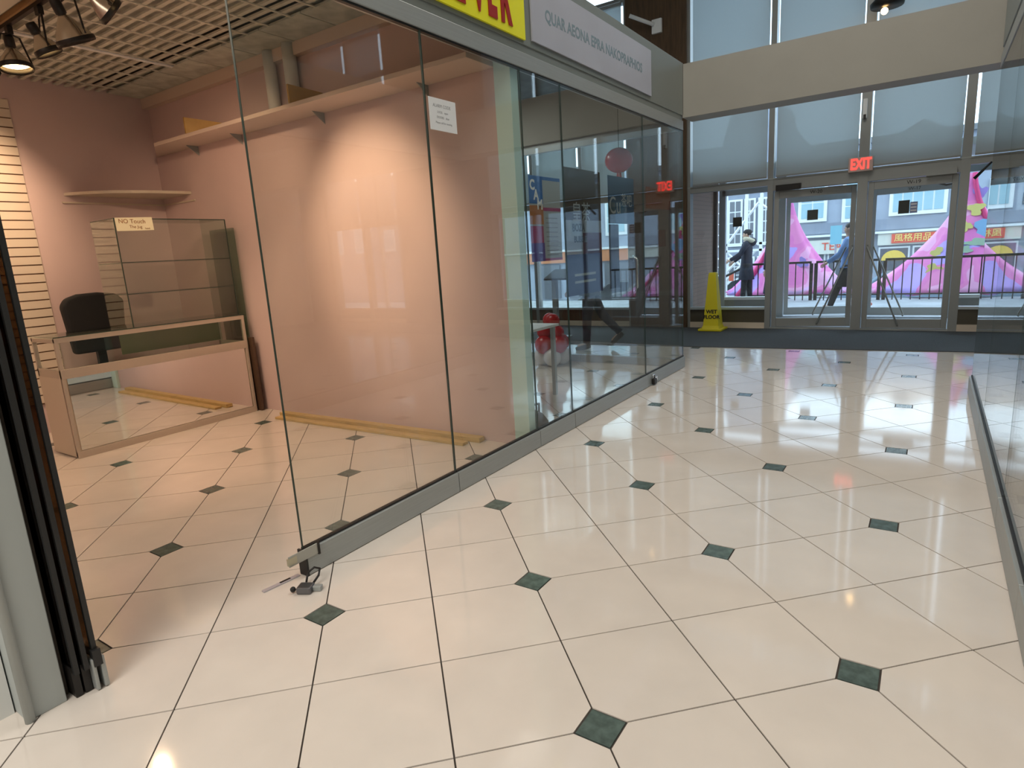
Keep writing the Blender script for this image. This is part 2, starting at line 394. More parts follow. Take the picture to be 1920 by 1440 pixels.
MB().tube([(-3.10, 7.40, 1.38), (-3.06, 7.34, 1.38), (-3.02, 7.33, 1.33), (-3.02, 7.33, 1.0), (-3.06, 7.34, .95), (-3.10, 7.40, .95)], .014, 8).out('pull_handle', m_chrome, dp, smooth=True)
side_panel(xs[2], xs[1], 'lobby-side glass panel behind the red balloons')
side_panel(xs[3], xs[2], 'lobby-side glass panel furthest from the corner')
# parked panels by the pier
for k, y in enumerate((.722, .754, .789)):
    t = thing('folded_glass_door', (-3.0, y, 0), ['folded-back dark-edged door panel nearest the grey pier', 'middle one of the dark-edged door panels folded back by the grey pier', 'folded-back door panel with the steel patch fitting at its foot'][k], 'glass door', 'door panels folded back beside the pier')
    box('pane', -3.55, -2.49, y-.006, y+.006, .12, 2.765, glass('bronze_glass%d' % k, (.30, .24, .18)), t)
    box('edge_seal', -2.495, -2.478, y-.008, y+.008, .10, 2.765, m_black, t)
    if k == 2:
        box('patch_fitting', -2.64, -2.470, y-.020, y-.007, .004, .13, m_alu, t, bevel=.004)
        box('patch_fitting', -2.64, -2.470, y+.007, y+.024, .004, .13, m_alu, t, bevel=.004)
        box('hinge_block', -2.49, -2.465, y-.014, y+.014, .10, .165, m_black, t)
    else: box('edge_rail', -3.55, -2.50, y-.012, y+.012, .004, .12, m_blackm, t)
tag(MB().box(-3.55, -2.56, .6895, .7075, .004, 2.76).out('dark_curtain', mat('dark_brown_panel_cloth', (.045, .032, .022), .5), None), 'dark brown panel standing against the inner side of the grey pier', 'panel')
# right shopfront
RX = .385
GR = 'glass panels of the right shopfront'
edges = [.9, 1.9, 2.8, 3.74, 5.3, 6.9]
labs = ['right shopfront glass panel nearest the camera', 'right shopfront glass panel second from the camera', 'right shopfront glass panel in front of the one long seam', 'right shopfront glass panel just beyond the long seam', 'right shopfront glass panel whose rail end shows beside the carpet']
for k in range(5): glass_panel(edges[k], edges[k+1], labs[k], RX, group=GR, side=-1, railh=.17)
rb = sE('trim_6', (RX, 3, 2.77)); front_band(RX, -1, .9, 6.95, rb)
st(box('ceiling_shop_right', RX+.16, 8.9, .9, 6.95, 3.42, 3.49, m_mott))
st(box('wall_shop_right', RX+.05, 8.9, .75, .88, 0, 3.45, m_white))

# ------------------------------------------------------------------ window facade of the hall
FY = 11.15
fac = sE('wall_facade', (0, FY, 0))
def fbox(name, x0, x1, z0, z1, m=m_alud, y0=FY-.06, y1=FY+.09, bevel=0):
    if name == 'mullion': y0 -= .012
    return box(name, x0, x1, y0, y1, z0, z1, m, fac, bevel)
box('brown_pier', -4.70, -3.62, FY-.12, FY+.2, 0, 6.62, m_brownwall, fac)
box('brown_pier', 8.05, 9.0, FY-.12, FY+.2, 0, 6.62, m_brownwall, fac)
box('brown_pier', 2.86, 5.55, FY-.10, FY+.2, 0, 6.62, m_brownwall, fac)
mull = [(-9.0, .08), (-7.9, .07), (-6.8, .07), (-5.7, .07), (-4.72, .06), (-3.60, .06), (-2.255, .085), (-.94, .135), (.315, .11), (1.60, .08), (2.9, .08), (4.2, .08), (5.55, .1), (6.76, .12), (7.98, .08)]
for x, w in mull: fbox('mullion', x-w/2, x+w/2, 0, 6.62)
for x0, x1 in ((-9, -4.7), (-3.62, 8.05)):
    fbox('transom', x0, x1, 2.34, 2.44); fbox('transom', x0, x1, 5.66, 5.74, m_alud)
    fbox('transom_lip', x0, x1, 2.425, 2.445, m_alu, FY-.075, FY-.06)
doorbay = [(-2.2125, -1.0075), (-.8725, .26)]
for k in range(len(mull)-1):
    a = mull[k][0]+mull[k][1]/2; c = mull[k+1][0]-mull[k+1][1]/2
    if (a > -4.7 and c < -3.6) or (a > 2.8 and c < 5.6): continue
    isdoor = any(abs(a-d[0]) < .05 for d in doorbay)
    if not isdoor:
        fbox('sill', a, c, .325, .365, m_alub, FY-.09, FY+.06)
        fbox('knee_wall', a, c, .0, .325, mat('dark_tile_base', (.075, .065, .045), .4) if k == 5 else bpy.data.materials['dark_tile_base'] if 'dark_tile_base' in bpy.data.materials else m_brownwall, FY-.05, FY+.05)
        box('baseboard_strip', a, c, FY-.075, FY-.05, .0, .10, m_lam, fac)
        fbox('window_pane', a, c, .365, 2.34, m_wing, FY-.004, FY+.004)
    fbox('window_pane', a, c, 2.44, 5.66, m_wing, FY+.03, FY+.036)
    fbox('window_pane', a, c, 5.74, 6.62, m_wing, FY+.03, FY+.036)
# roller shades: hang just inside, one per bay
GS = 'grey roller shades of the window wall'
SH = [(-3.515, -2.31, 'roller shade in the first window bay beside the brown pier'), (-2.165, -1.02, 'roller shade above the left entrance door'),
      (-.845, .245, 'roller shade above the right entrance door, under the exit sign side'), (.405, 1.55, 'roller shade in the bay right of the doors, seen past the right shop fascia'),
      (1.68, 2.85, 'roller shade two bays right of the doors'), (5.64, 6.66, 'roller shade above the far right portal, left leaf'), (6.86, 7.9, 'roller shade above the far right portal, right leaf')]
SH += [(-5.64, -4.78, 'roller shade just left of the dark brown pier, seen through the far shop'), (-6.74, -5.76, 'roller shade second from the dark brown pier, seen through the far shop'), (-7.84, -6.86, 'roller shade third left of the dark brown pier')]
for a, c, lb in SH:
    zt_ = 5.62 if c < -4 else 6.5
    t = thing('roller_shade', ((a+c)/2, FY-.10, 2.45), 'grey '+lb, 'roller shade', GS)
    box('shade_cloth', a, c, FY-.102, FY-.099, 2.475, zt_, m_shade, t)
    box('hem_bar', a, c, FY-.108, FY-.094, 2.452, 2.478, m_alud, t)
    MB().tube([(a, FY-.10, zt_+.02), (c, FY-.10, zt_+.02)], .03, 10).out('roller_tube', m_alud, t)
# entrance doors
def door(idx, x0, x1, y, ajar, code, hinge='L', bar=True, zt=2.24, mf=m_alud, barside=-1):
    n = 'door_%d' % idx
    hx = x0 if hinge == 'L' else x1
    D = sE(n, (hx, y, 0))
    w = .085
    box('stile', x0+.012, x0+w, y-.022, y+.022, .03, zt, mf, D, .003)
    box('stile', x1-w, x1-.012, y-.022, y+.022, .03, zt, mf, D, .003)
    box('bottom_rail', x0+w, x1-w, y-.022, y+.022, .03, .17, mf, D, .003)
    box('top_rail', x0+w, x1-w, y-.022, y+.022, zt-.12, zt, mf, D, .003)
    box('pane', x0+w, x1-w, y-.004, y+.004, .17, zt-.12, m_wing, D)
    if code: text('door_number', code, .075, ((x0+x1)/2+.02, y-.026, zt-.06), (1, 0, 0), (0, 0, 1), m_black, D)
    if bar:
        a, c = (x0+.04, x0+.50) if hinge == 'R' else (x1-.04, x1-.50)
        ys = y-.07 if barside < 0 else y+.07
        MB().tube([(a, y-.02, 1.30), (a, ys, 1.28), (c, ys, .09), (c, y-.02, .07)], .013, 8).out('push_bar', m_alu, D, smooth=True)
        MB().tube([(a+(.08 if hinge == 'R' else -.08), y+.02, 1.28), (a+(.08 if hinge == 'R' else -.08), y+.08, 1.27), (c+(.06 if hinge == 'R' else -.06), y+.08, .24), (c+(.06 if hinge == 'R' else -.06), y+.02, .22)], .012, 8).out('push_bar', m_alu, D, smooth=True)
    D.rotation_euler.z = ajar
    return D
door(1, -2.2125, -1.0075, FY, math.radians(9), 'W-20')
door(2, -.8725, .26, FY, 0, 'W-19', 'R')

for (a, c), s in zip(doorbay, (1, -1, 1, -1)):
    fbox('door_head', a, c, 2.25, 2.34, m_alud)
    fbox('threshold', a, c, 0.0, .025, m_alu, FY-.08, FY+.08)
    if a < 1:
        xx = (a+.05, a+.42) if s > 0 else (c-.40, c-.04)
        fbox('door_closer', xx[0], xx[1], 2.235, 2.325, m_blackm if s > 0 else m_alud, FY-.13, FY-.06)
# vestibule: floor, roof, brick side, outer frame
OY2 = 12.9
ves = sE('wall_vestibule', (0, OY2, 0))
box('vestibule_floor', -3.8, 8.5, 11.3, 12.95, -.1, .0, m_terr, ves)
box('vestibule_roof', -3.8, 8.5, 11.24, 13.05, 2.62, 2.72, m_trimw, ves)
box('brick_side', -3.85, -3.62, 11.24, 13.0, 0, 2.62, m_brick, ves)
box('dark_downpipe', -3.62, -3.56, 12.66, 12.74, 0, 2.5, m_black, ves)
for x, w in ((-3.50, .12), (-2.42, .16), (-1.00, .11), (.33, .10), (1.6, .08), (2.9, .08), (4.2, .08), (5.5, .08), (6.8, .08), (8.0, .08)):
    box('mullion', x-w/2, x+w/2, OY2-.05, OY2+.05, 0, 2.62, m_alub, ves)
box('transom', -3.5, 8.0, OY2-.05, OY2+.05, 2.36, 2.46, m_alub, ves)
for x0, x1 in ((-3.44, -2.5), (.38, 1.56), (1.64, 2.86), (2.94, 4.16), (4.24, 5.46)):
    box('sill', x0, x1, OY2-.06, OY2+.06, .33, .385, m_trimw, ves); box('knee_wall', x0, x1, OY2-.04, OY2+.04, 0, .33, m_alud, ves)
    box('window_pane', x0, x1, OY2-.004, OY2+.004, .385, 2.36, m_wing, ves)
door(5, -2.34, -1.055, OY2, math.radians(14), None, 'L', False, mf=m_alub)
door(6, -.945, .28, OY2, 0, 'W-17', 'R', False, mf=m_alub)
d6 = bpy.data.objects['door_6']
MB().tube([(-.13, OY2-.05, 2.29), (-.05, OY2-.16, 2.26), (.02, OY2-.22, 2.215), (.12, OY2-.22, 2.18), (.27, OY2-.10, 2.20)], .016, 8).out('closer_arm', m_blackm, d6, smooth=True)
box('closer_body', -.30, -.06, OY2-.09, OY2-.03, 2.25, 2.32, m_blackm, d6)
d2_ = bpy.data.objects['door_2']
MB().tube([(.42, FY-.09, 2.14), (.60, FY-.12, 2.34)], .022, 8, .012).out('closer_arm', m_blackm, fac, smooth=True)
# window stickers
for x0, x1, z0, z1, y, m, lb in ((-3.30, -3.13, 1.76, 1.94, OY2-.02, m_stk, 'dark square sticker on the window left of the doors'), (-1.95, -1.77, 1.78, 1.96, OY2-.12, m_stk, 'dark square sticker seen through the open left door'),
                              (-.46, -.32, 1.74, 1.93, FY-.008, m_stk, 'dark green square sticker on the right door glass'), (-.315, -.22, 1.74, 1.90, FY-.008, m_stkb, 'blue and white sticker beside the dark square on the right door')):
    t = thing('window_sticker', ((x0+x1)/2, y, z0), lb, 'sticker', 'stickers on the entrance glass')
    box('sticker_sheet', x0, x1, y, y+.003, z0, z1, m, t)
    if m is m_stkb:
        for k in range(3): box('printed_line', x0+.01, x1-.012, y-.001, y, z0+.03+k*.045, z0+.045+k*.045, m_paper, t)
# exit sign
t = thing('exit_sign', (-.97, FY-.09, 2.39), 'small white-cased exit sign with glowing red letters above the doors', 'exit sign')
box('sign_case', -1.135, -.81, FY-.165, FY-.112, 2.395, 2.60, mat('exit_case', (.52, .40, .36), .5), t, bevel=.006)
text('lettering', 'EXIT', .215, (-.97, FY-.169, 2.497), (1, 0, 0), (0, 0, 1), m_exit, t, bold=.006, sx=.62)
# small sensor strip above the exit sign
t = thing('door_sensor', (-.94, FY-.12, 3.42), 'small vertical white sensor box on the mullion above the exit sign', 'sensor')
box('sensor_case', -.985, -.93, FY-.12, FY-.06, 3.15, 3.42, m_trimw, t, .005)
box('sensor_lens', -.975, -.94, FY-.125, FY-.12, 3.13, 3.20, m_black, t)
# pendant lantern at the top
t = thing('pendant_lantern', (-.73, 10.7, 4.40), 'dark bell-shaped pendant lantern with a lit bulb against the upper windows', 'lamp')
MB().lathe((-.73, 10.7, 4.50), [(.20, 0), (.21, .05), (.12, .14), (.11, .24), (.05, .30), (.02, .36)], 20).out('lantern_hood', m_blackm, t, smooth=True)
MB().tube([(-.73, 10.7, 4.8), (-.73, 10.7, 6.62)], .012, 6).out('hanging_rod', m_blackm, t)
MB().ball((-.76, 10.7, 4.45), .045).out('bulb', m_bulb, t, smooth=True)
# camera arm on the brown pier
t = thing('security_camera', (-4.12, 11.0, 5.0), 'white camera bracket with a slanting arm on the dark brown pier', 'camera')
box('wall_plate', -4.20, -4.03, 10.98, 11.03, 5.00, 5.22, m_trimw, t, .005)
MB().tube([(-4.15, 10.95, 5.13), (-4.50, 10.75, 5.30)], .032, 8).out('arm', m_trimw, t, smooth=True)

# entrance carpet
MB().prism([(-9, 8.62, .0005), (-2.9, 8.93, .0005), (.54, 9.22, .0005), (3, 9.42, .0005), (8.9, 9.9, .0005), (8.9, 11.02, .0005), (-9, 11.02, .0005)], (0, 0, .009)).out('entrance_carpet', m_carpet)
tag(bpy.data.objects['entrance_carpet'], 'charcoal grey entrance carpet laid in front of the doors', 'carpet')

# ------------------------------------------------------------------ signs on the band
bx = SX+.010
t = thing('shop_sign', (bx, 2.9, 2.955), 'yellow shop sign with dark red letters on the band over the pink-walled shop', 'sign')
box('sign_face', bx, bx+.015, 1.75, 4.03, 2.955, 3.44, m_yel, t)
for ch, yy in (('E', 3.375-.08), ('V', 3.49), ('E', 3.635), ('R', 3.79)):
    text('letter', ch, .42, (bx+.018, yy, 3.135+.01), (0, 1, 0), (0, 0, 1), m_red, t, ext=.003, bold=.018, sx=.48)
t = thing('white_shop_sign', (bx, 5.3, 2.975), 'faded white sign with blurred teal lettering next to the yellow sign', 'sign')
box('sign_face', bx, bx+.012, 4.13, 6.42, 2.975, 3.40, m_wsign, t)
text('lettering', 'QUAR AEONA EPRA NAKOPRAPHIOS', .115, (bx+.0125, 5.25, 3.185), (0, 1, -.0), (0, 0, 1), m_teal, t, ext=.0004, sx=.96, bold=.003)
# notice on the glass
t = thing('notice_sheet', (SX+.009, 3.07, 2.24), 'white printed notice taped to the shop glass', 'notice')
box('paper', SX+.007, SX+.0085, 2.948, 3.197, 2.24, 2.42, m_paper, t)
for s, yy, zz, sz in (('ALARM CODE', 3.065, 2.378, .026), ('LOCK   open', 3.07, 2.344, .018), ('DOORS   shut', 3.07, 2.315, .019), ('Please call for viewing', 3.075, 2.285, .017)):
    text('lettering', s, sz, (SX+.0087, yy, zz), (0, 1, 0), (0, 0, 1), m_ink, t, ext=.0002)

# ------------------------------------------------------------------ pink-walled shop
# slatwall
sw = thing('slatwall', (-7.34, 1.9, .3), 'cream slatwall panel with dark grooves at the far left of the shop', 'slatwall')
m_slat = mat('cream_slat', (.72, .61, .50), .5)
box('backing', -7.349, -7.338, .9, 2.61, .30, 3.20, mat('groove_brown', (.16, .07, .035), .7), sw)
for k in range(33):
    z = 3.113-k*.0852
    box('slat', -7.338, -7.326, .9, 2.61, z-.0735, z, m_slat, sw)
box('slat', -7.338, -7.326, .9, 2.61, 3.121, 3.20, m_slat, sw)
# long shelf
t = thing('long_wall_shelf', (-5, 3.76, 2.78), 'long cream wall shelf running along the pink wall', 'shelf')
MB().prism([(-7.34, PY-.001, 2.80), (-6.74, 3.60, 2.80), (-2.67, 3.60, 2.80), (-2.67, PY-.001, 2.80)], (0, 0, .035)).out('shelf_board', mat('shelf_laminate', (.66, .53, .46), .5), t, bevel=.003)
for x in (-6.5, -5.72, -4.5, -3.3):
    MB().prism([(x, PY-.002, 2.80), (x, 3.80, 2.80), (x, PY-.002, 2.71)], (.008, 0, 0)).out('bracket', m_alu, t)
for k, (x0, x1, lb) in enumerate(((-6.14, -5.98, 'amber board standing crosswise on the long shelf near the corner'), (-4.54, -4.45, 'amber board standing crosswise on the long shelf by the white pipes'))):
    o = MB().prism([(x0, 3.615, 2.837), (x1, 3.905, 2.837), (x1, 3.905, 2.95), (x0, 3.615, 2.99)], (-.02, 0, 0)).out('wood_board', m_woodd, None)
    tag(o, lb, 'board', 'boards on the long shelf')
for k, (x, r) in enumerate(((-5.06, .055), (-4.78, .06))):
    tag(MB().tube([(x, 3.86, 2.838), (x, 3.86, 3.40)], r, 14).out('air_pipe', m_white, None, smooth=True), ['left one of two white pipes rising from the long shelf', 'right, slightly thicker one of two white pipes rising from the long shelf'][k], 'pipe', 'pipes above the long shelf')
# corner shelf
t = thing('corner_shelf', (-7.1, 3.7, 2.33), 'curved cream corner shelf high in the far corner of the shop', 'shelf')
pts = [(-7.349, PY-.001, 2.345), (-7.349, 2.93, 2.345)]
for k in range(1, 10):
    a = k/10; pts.append((-7.349+.60*a+.10*math.sin(PI*a), 2.93+.99*a-.16*math.sin(PI*a), 2.345))
pts.append((-6.76, PY-.001, 2.345))
MB().prism(pts, (0, 0, .028)).out('shelf_board', m_lam, t)
box('wall_cleat', -7.349, -7.335, 2.90, PY-.02, 2.27, 2.285, m_lam, t); box('wall_cleat', -7.33, -6.70, PY-.015, PY-.001, 2.27, 2.285, m_lam, t)
# glass counter
t = thing('display_counter', (-6.2, 2.95, 0), 'long glass-topped display counter with a mirrored front panel', 'counter')
cx0, cx1, cy0, cy1 = -6.44, -5.965, 2.09, 3.82
m_cf = mat('counter_frame', (.56, .48, .40), .35, .25)
box('base_cabinet', cx0, cx1-.02, cy0, cy1, .012, .70, m_lam, t)
box('mirror_panel', cx1-.020, cx1-.012, cy0+.04, cy1-.04, .065, .70, m_mirror, t)
f = MB()
for y in (cy0, cy1-.03): f.box(cx1-.03, cx1, y, y+.03, .012, 1.03); f.box(cx0, cx0+.025, y, y+.03, .70, 1.03)
f.box(cx1-.022, cx1+.002, cy0, cy1, .0, .06); f.box(cx1-.025, cx1+.003, cy0, cy1, .695, .775); f.box(cx1-.03, cx1+.002, cy0, cy1, 1.00, 1.04)
f.box(cx0, cx0+.025, cy0, cy1, 1.00, 1.035)
for y in (cy0, cy1-.03): f.box(cx0, cx1, y, y+.025, 1.00, 1.036); f.box(cx0, cx1, y, y+.02, .70, .77)
f.out('counter_frame', m_cf, t, bevel=.002)
box('display_deck', cx0, cx1-.03, cy0+.02, cy1-.02, .70, .715, mat('green_felt', (.26, .30, .22), .6), t)
box('back_door', cx0+.03, cx0+.036, 2.78, cy1-.03, .775, 1.0, mat('dark_olive_glass', (.15, .17, .09), .15), t)
box('glass_front', cx1-.016, cx1-.010, cy0+.03, cy1-.03, .775, 1.00, m_glassg, t)
box('glass_top', cx0-.01, cx1+.004, cy0-.005, cy1+.005, 1.042, 1.050, m_glassg, t)
box('glass_top_edge', cx1+.004, cx1+.006, cy0-.005, cy1+.005, 1.042, 1.050, m_gedge, t)
# tall glass case standing on it
t = thing('glass_showcase', (-6.2, 3.24, 1.05), 'frameless glass showcase with two glass shelves standing on the counter', 'showcase')
gx0, gx1, gy0, gy1 = -6.42, -5.975, 2.725, 3.775
box('side_pane', gx0, gx1, gy0, gy0+.005, 1.051, 2.005, m_glassg, t); box('side_pane', gx0, gx1, gy1-.005, gy1, 1.051, 2.005, m_glassg, t)
box('front_pane', gx1-.005, gx1, gy0+.006, gy1-.006, 1.051, 2.005, m_glassg, t)
box('top_pane', gx0, gx1, gy0, gy1, 2.006, 2.012, m_glassg, t)
for z in (1.345, 1.625):
    s_ = box('glass_shelf', gx0+.01, gx1-.012, gy0+.006, gy1-.006, z, z+.006, m_glassg, t)
    box('shelf_edge', gx1-.012, gx1-.006, gy0+.006, gy1-.006, z-.001, z+.008, m_gedge, s_)
    box('shelf_edge', gx0+.01, gx1-.012, gy0+.0055, gy0+.008, z-.001, z+.007, m_gedge, s_)
e = MB()
for y in (gy0, gy1-.006): e.box(gx1-.003, gx1+.004, y-.001, y+.007, 1.051, 2.014)
e.box(gx1-.002, gx1+.003, gy0, gy1, 2.005, 2.014); e.box(gx0, gx1, gy0-.001, gy0+.003, 2.007, 2.013)
e.out('pane_edges', m_gedge, t)
t = thing('handwritten_note', (-5.965, 2.88, 1.905), 'pale yellow handwritten note stuck on the top corner of the glass showcase', 'note')
MB().box(-5.968, -5.9665, 2.735, 3.055, 1.905, 2.020, Matrix.Rotation(.03, 3, 'X')).out('paper', m_note, t)
text('lettering', 'NO Touch', .052, (-5.9655, 2.875, 1.985), (0, 1, 0), (0, 0, 1), m_brink, t, ext=.0003)
text('lettering', 'The Jug', .036, (-5.9655, 2.90, 1.938), (0, 1, 0), (0, 0, 1), m_brink, t, ext=.0003)
text('lettering', 'hand', .022, (-5.9655, 3.0, 1.925), (0, 1, 0), (0, 0, 1), m_brink, t, ext=.0003)
# leaning glass sheets
tag(MB().box(-6.46, -6.03, 3.885, 3.897, .003, 1.935).out('glass_sheet', glass('greenish_mirror_glass', (.70, .80, .74), boost=2.0), None), 'tall greenish glass sheet standing between the counter and the pink wall', 'glass sheet')
tag(MB().box(-5.99, -5.92, 3.845, 3.875, .003, .80).out('dark_board', mat('dark_brown_board', (.09, .05, .03), .5), None), 'narrow dark board standing on the floor at the counter end by the pink wall', 'board')
# office chair behind the counter
t = thing('office_chair', (-6.95, 3.0, 0), 'black upholstered office chair behind the glass counter', 'chair')
def pad(nm, pts, th, m, par):   # rounded slab from a profile in y-z
    o = MB().prism(pts, (th, 0, 0)).out(nm, m, par, bevel=.03); o.modifiers['bevel'].segments = 4; return o
pad('backrest', [(-7.04, 2.60, .78), (-7.04, 3.08, .78), (-7.04, 3.13, 1.28), (-7.04, 3.07, 1.345), (-7.04, 2.90, 1.37), (-7.04, 2.72, 1.365), (-7.04, 2.61, 1.33), (-7.04, 2.56, 1.26)], .10, m_blk, t)
box('seat', -6.96, -6.54, 2.60, 3.10, .46, .56, m_blk, t, .03)
MB().tube([(-6.75, 2.85, .10), (-6.75, 2.85, .46)], .03, 10).out('gas_column', m_blackm, t)
box('back_support', -7.04, -6.99, 2.81, 2.89, .48, .84, m_blackm, t)
for k in range(5):
    a = 2*PI*k/5; p = (-6.75+.24*math.cos(a), 2.85+.24*math.sin(a), .07)
    lg = MB().tube([(-6.75, 2.85, .12), p], .022, 8, .016).out('leg', m_blackm, t)
    MB().lathe((p[0]-.015, p[1], .028), [(.026, 0), (.028, .01), (.028, .03), (.026, .04)], 12, (1, 0, 0)).out('caster', m_black, lg)
# timber strips on the floor
for k, (a, b_, lb) in enumerate((((-5.50, 3.80), (-2.98, 3.875), 'longer yellow timber strip lying along the foot of the pink wall'), ((-5.44, 3.70), (-3.06, 3.755), 'yellow timber strip lying on the floor in front of the other one'))):
    d = Vector((b_[0]-a[0], b_[1]-a[1], 0)); n = Vector((-d.y, d.x, 0)).normalized()*.037
    A = Vector((*a, .0012)); o = MB().prism([A-n, A-n+d, A+n+d, A+n], (0, 0, .04 if k == 0 else .022)).out('timber_strip', m_wood, None, bevel=.002)
    tag(o, lb, 'timber strip', 'timber strips on the shop floor')

# track lights
LT = (1.0, .69, .43)
tr = thing('light_track', (-5, 2.13, 3.32), 'thin dark lighting track under the shop ceiling edge', 'light track')
box('track_bar', -6.6, -3.2, 2.115, 2.145, 3.335, 3.36, m_blackm, tr)
box('mounting_strip', -6.7, -3.1, 2.10, 2.16, 3.36, 3.40, mat('amber_wood_strip', (.50, .30, .14), .5), tr)
def track_light(x, z, aim, size, label, power, lit=True, spot=62, yy=2.13):
    t = thing('track_light', (x, yy, 3.335), label, 'spotlight', 'track spotlights in the shop')
    c = Vector((x, yy, z)); d = (Vector(aim)-c).normalized()
    side = d.cross(Vector((0, 0, 1))).normalized()
    box('track_adapter', x-.03, x+.03, yy-.018, yy+.018, 3.28, 3.334, m_blackm, t, .004)
    s = size; h = c-d*s*.9
    for k in (-1, 1):
        MB().tube([(x, yy, 3.285), Vector((x, yy, 3.27))+side*k*s*.6, c+side*k*s*1.12-d*s*.3, c+side*k*s*1.05], .007, 6).out('yoke_arm', m_blackm, t)
    MB().lathe(c-d*s*1.9, [(.030, 0), (.033, .02), (.033, s*.75), (.026, s*.8)], 12, d).out('socket', m_blackm, t, smooth=True)
    MB().lathe(c-d*s*1.15, [(.02, 0), (s*.45, s*.35), (s*.8, s*.85), (s, s*1.25)], 20, d, cap=False).out('reflector', m_reflm, t, smooth=True)
    MB().lathe(c+d*s*.05, [(s*1.02, 0), (s*1.05, .02), (s*1.0, .035), (s*.93, .02), (s*.95, 0)], 20, d, cap=False).out('front_ring', m_blackm, t, smooth=True)
    MB().lathe(c-d*s*.05, [(s*.86, 0), (s*.8, .01)], 16, d).out('lamp_face', m_bulb if lit else m_reflm, t)
    if power:
        l = bpy.data.lights.new('spot_beam', 'SPOT'); l.energy = power; l.color = LT; l.spot_size = math.radians(spot); l.spot_blend = .9; l.shadow_soft_size = .04
        o = bpy.data.objects.new('spot_beam', l); link(o, t, c+d*(s*.2+.05)); o.rotation_mode = 'QUATERNION'; o.rotation_quaternion = d.to_track_quat('-Z', 'Y')
    return t
track_light(-5.16, 3.07, (-4.98, 3.05, 1.0), .085, 'small spotlight with a lit face, second from the left on the track', 70, spot=80)
track_light(-4.74, 3.05, (-4.85, 2.75, 1.6), .115, 'large bare cone reflector spotlight hanging in a black yoke', 0, lit=False)
track_light(-5.70, 3.08, (-5.32, 2.2, 0), .105, 'brightly glowing spotlight, leftmost in the picture, pointing down', 90, spot=110)
track_light(-4.26, 3.10, (-4.0, 3.93, 1.78), .085, 'spotlight at the top edge of the picture aimed at the bare pink wall', 225, spot=54)
track_light(-6.22, 3.12, (-7.35, 1.85, 2.0), .07, 'spotlight at the left end of the track aimed at the slatwall', 135, spot=100)
track_light(-3.75, 3.12, (-5.9, 3.93, 2.0), .07, 'spotlight at the right end of the track aimed at the wall over the counter', 115, spot=54)
# flexible duct and items in the next shop
t = thing('flexible_duct', (-3.95, 5.3, 2.9), 'silver corrugated duct hanging from the dark ceiling of the far shop', 'duct')
b = MB(); prof = []
for k in range(28): prof.append((.042 if k % 2 else .034, k*.02))
b.lathe((-3.85, 5.3, 2.90), prof, 14).out('corrugated_tube', m_chrome, t, smooth=False)
# posters on the inner face of the glass
GPz = 'posters on the far shop glass'
def film(n, c, tr=.25): return screen(n, c, tr)
def poster(y0, y1, z0, z1, label, base, bits):
    x = SX-.016
    t = thing('poster', (x, (y0+y1)/2, z0), label, 'poster', GPz)
    box('sheet', x, x+.0015, y0, y1, z0, z1, base, t)
    for k, (a, c, d, e_, m) in enumerate(bits):
        box('printed_area', x+.0015, x+.0022, y0+(y1-y0)*a, y0+(y1-y0)*c, z0+(z1-z0)*d, z0+(z1-z0)*e_, m, t)
    return t
pb = mat('poster_blue', (.02, .13, .42), .5); pw = mat('poster_pale', (.36, .40, .42), .6); pp = mat('poster_purple', (.10, .05, .28), .5)
pm = mat('poster_magenta', (.35, .04, .14), .5); po = mat('poster_orange', (.42, .16, .04), .5); pbr = mat('poster_brown', (.14, .11, .09), .5)
t = poster(4.03, 4.50, 1.43, 2.06, 'first poster beside the post: blue panel with white letters and a price list', pw,
       [(0, .42, .68, 1, pb), (.42, 1, .96, 1, pb), (0, .42, .44, .66, po), (0, .42, .0, .22, pp), (.42, 1, .60, .64, pm), (.42, 1, 0, .03, pm), (0, .4, .22, .42, pm)])
for k, ch in enumerate('CAM'): text('lettering', ch, .10, (SX-.0135, 4.08+k*.05, 1.99-k*.07), (0, 1, 0), (0, 0, 1), m_paper, t, ext=.0005, bold=.004)
for k in range(9): box('printed_line', SX-.0138, SX-.0132, 4.26, 4.44, 1.47+k*.035, 1.478+k*.035, m_ink, t)
t = poster(4.575, 5.24, 1.12, 2.16, 'tallest poster: brown top, pale middle and purple-blue foot', film('poster_pale_film', (.30, .32, .33), .25),
       [(0, 1, .60, 1, film('poster_brown_film', (.12, .10, .085), .2)), (0, 1, 0, .33, film('poster_violet_film', (.05, .06, .20), .2)), (.45, 1, .33, .50, film('poster_wine_film', (.20, .05, .10), .3))])
text('lettering', '皇茶', .17, (SX-.0135, 4.86, 1.80), (0, 1, 0), (0, 0, 1), pw, t, ext=.0005)
text('lettering', 'BOZA', .085, (SX-.0135, 4.80, 1.68), (0, 1, 0), (0, 0, 1), m_stk, t, ext=.0005, bold=.003)
text('lettering', 'BUBBLE', .07, (SX-.0135, 4.83, 1.585), (0, 1, 0), (0, 0, 1), m_stk, t, ext=.0005, bold=.003)
for k in range(2): box('printed_line', SX-.0138, SX-.0132, 4.70, 5.10, 1.22+k*.06, 1.24+k*.06, pw, t)
t = poster(5.40, 6.00, 1.72, 2.15, 'dark blue poster with pale characters, right of the tallest poster', film('poster_navy_film', (.02, .09, .19), .2), [(0, .25, 0, .45, film('poster_teal_film', (.10, .18, .22), .3))])
text('lettering', '茶吧', .13, (SX-.0135, 5.82, 1.93), (0, 1, 0), (0, 0, 1), pw, t, ext=.0005)
text('lettering', 'Cu', .22, (SX-.0135, 5.55, 1.88), (0, 1, 0), (0, 0, 1), pw, t, ext=.0005)
t = poster(5.40, 5.62, 1.12, 1.715, 'narrow dark banner hanging under the dark blue poster', film('banner_film', (.03, .025, .04), .15), [])
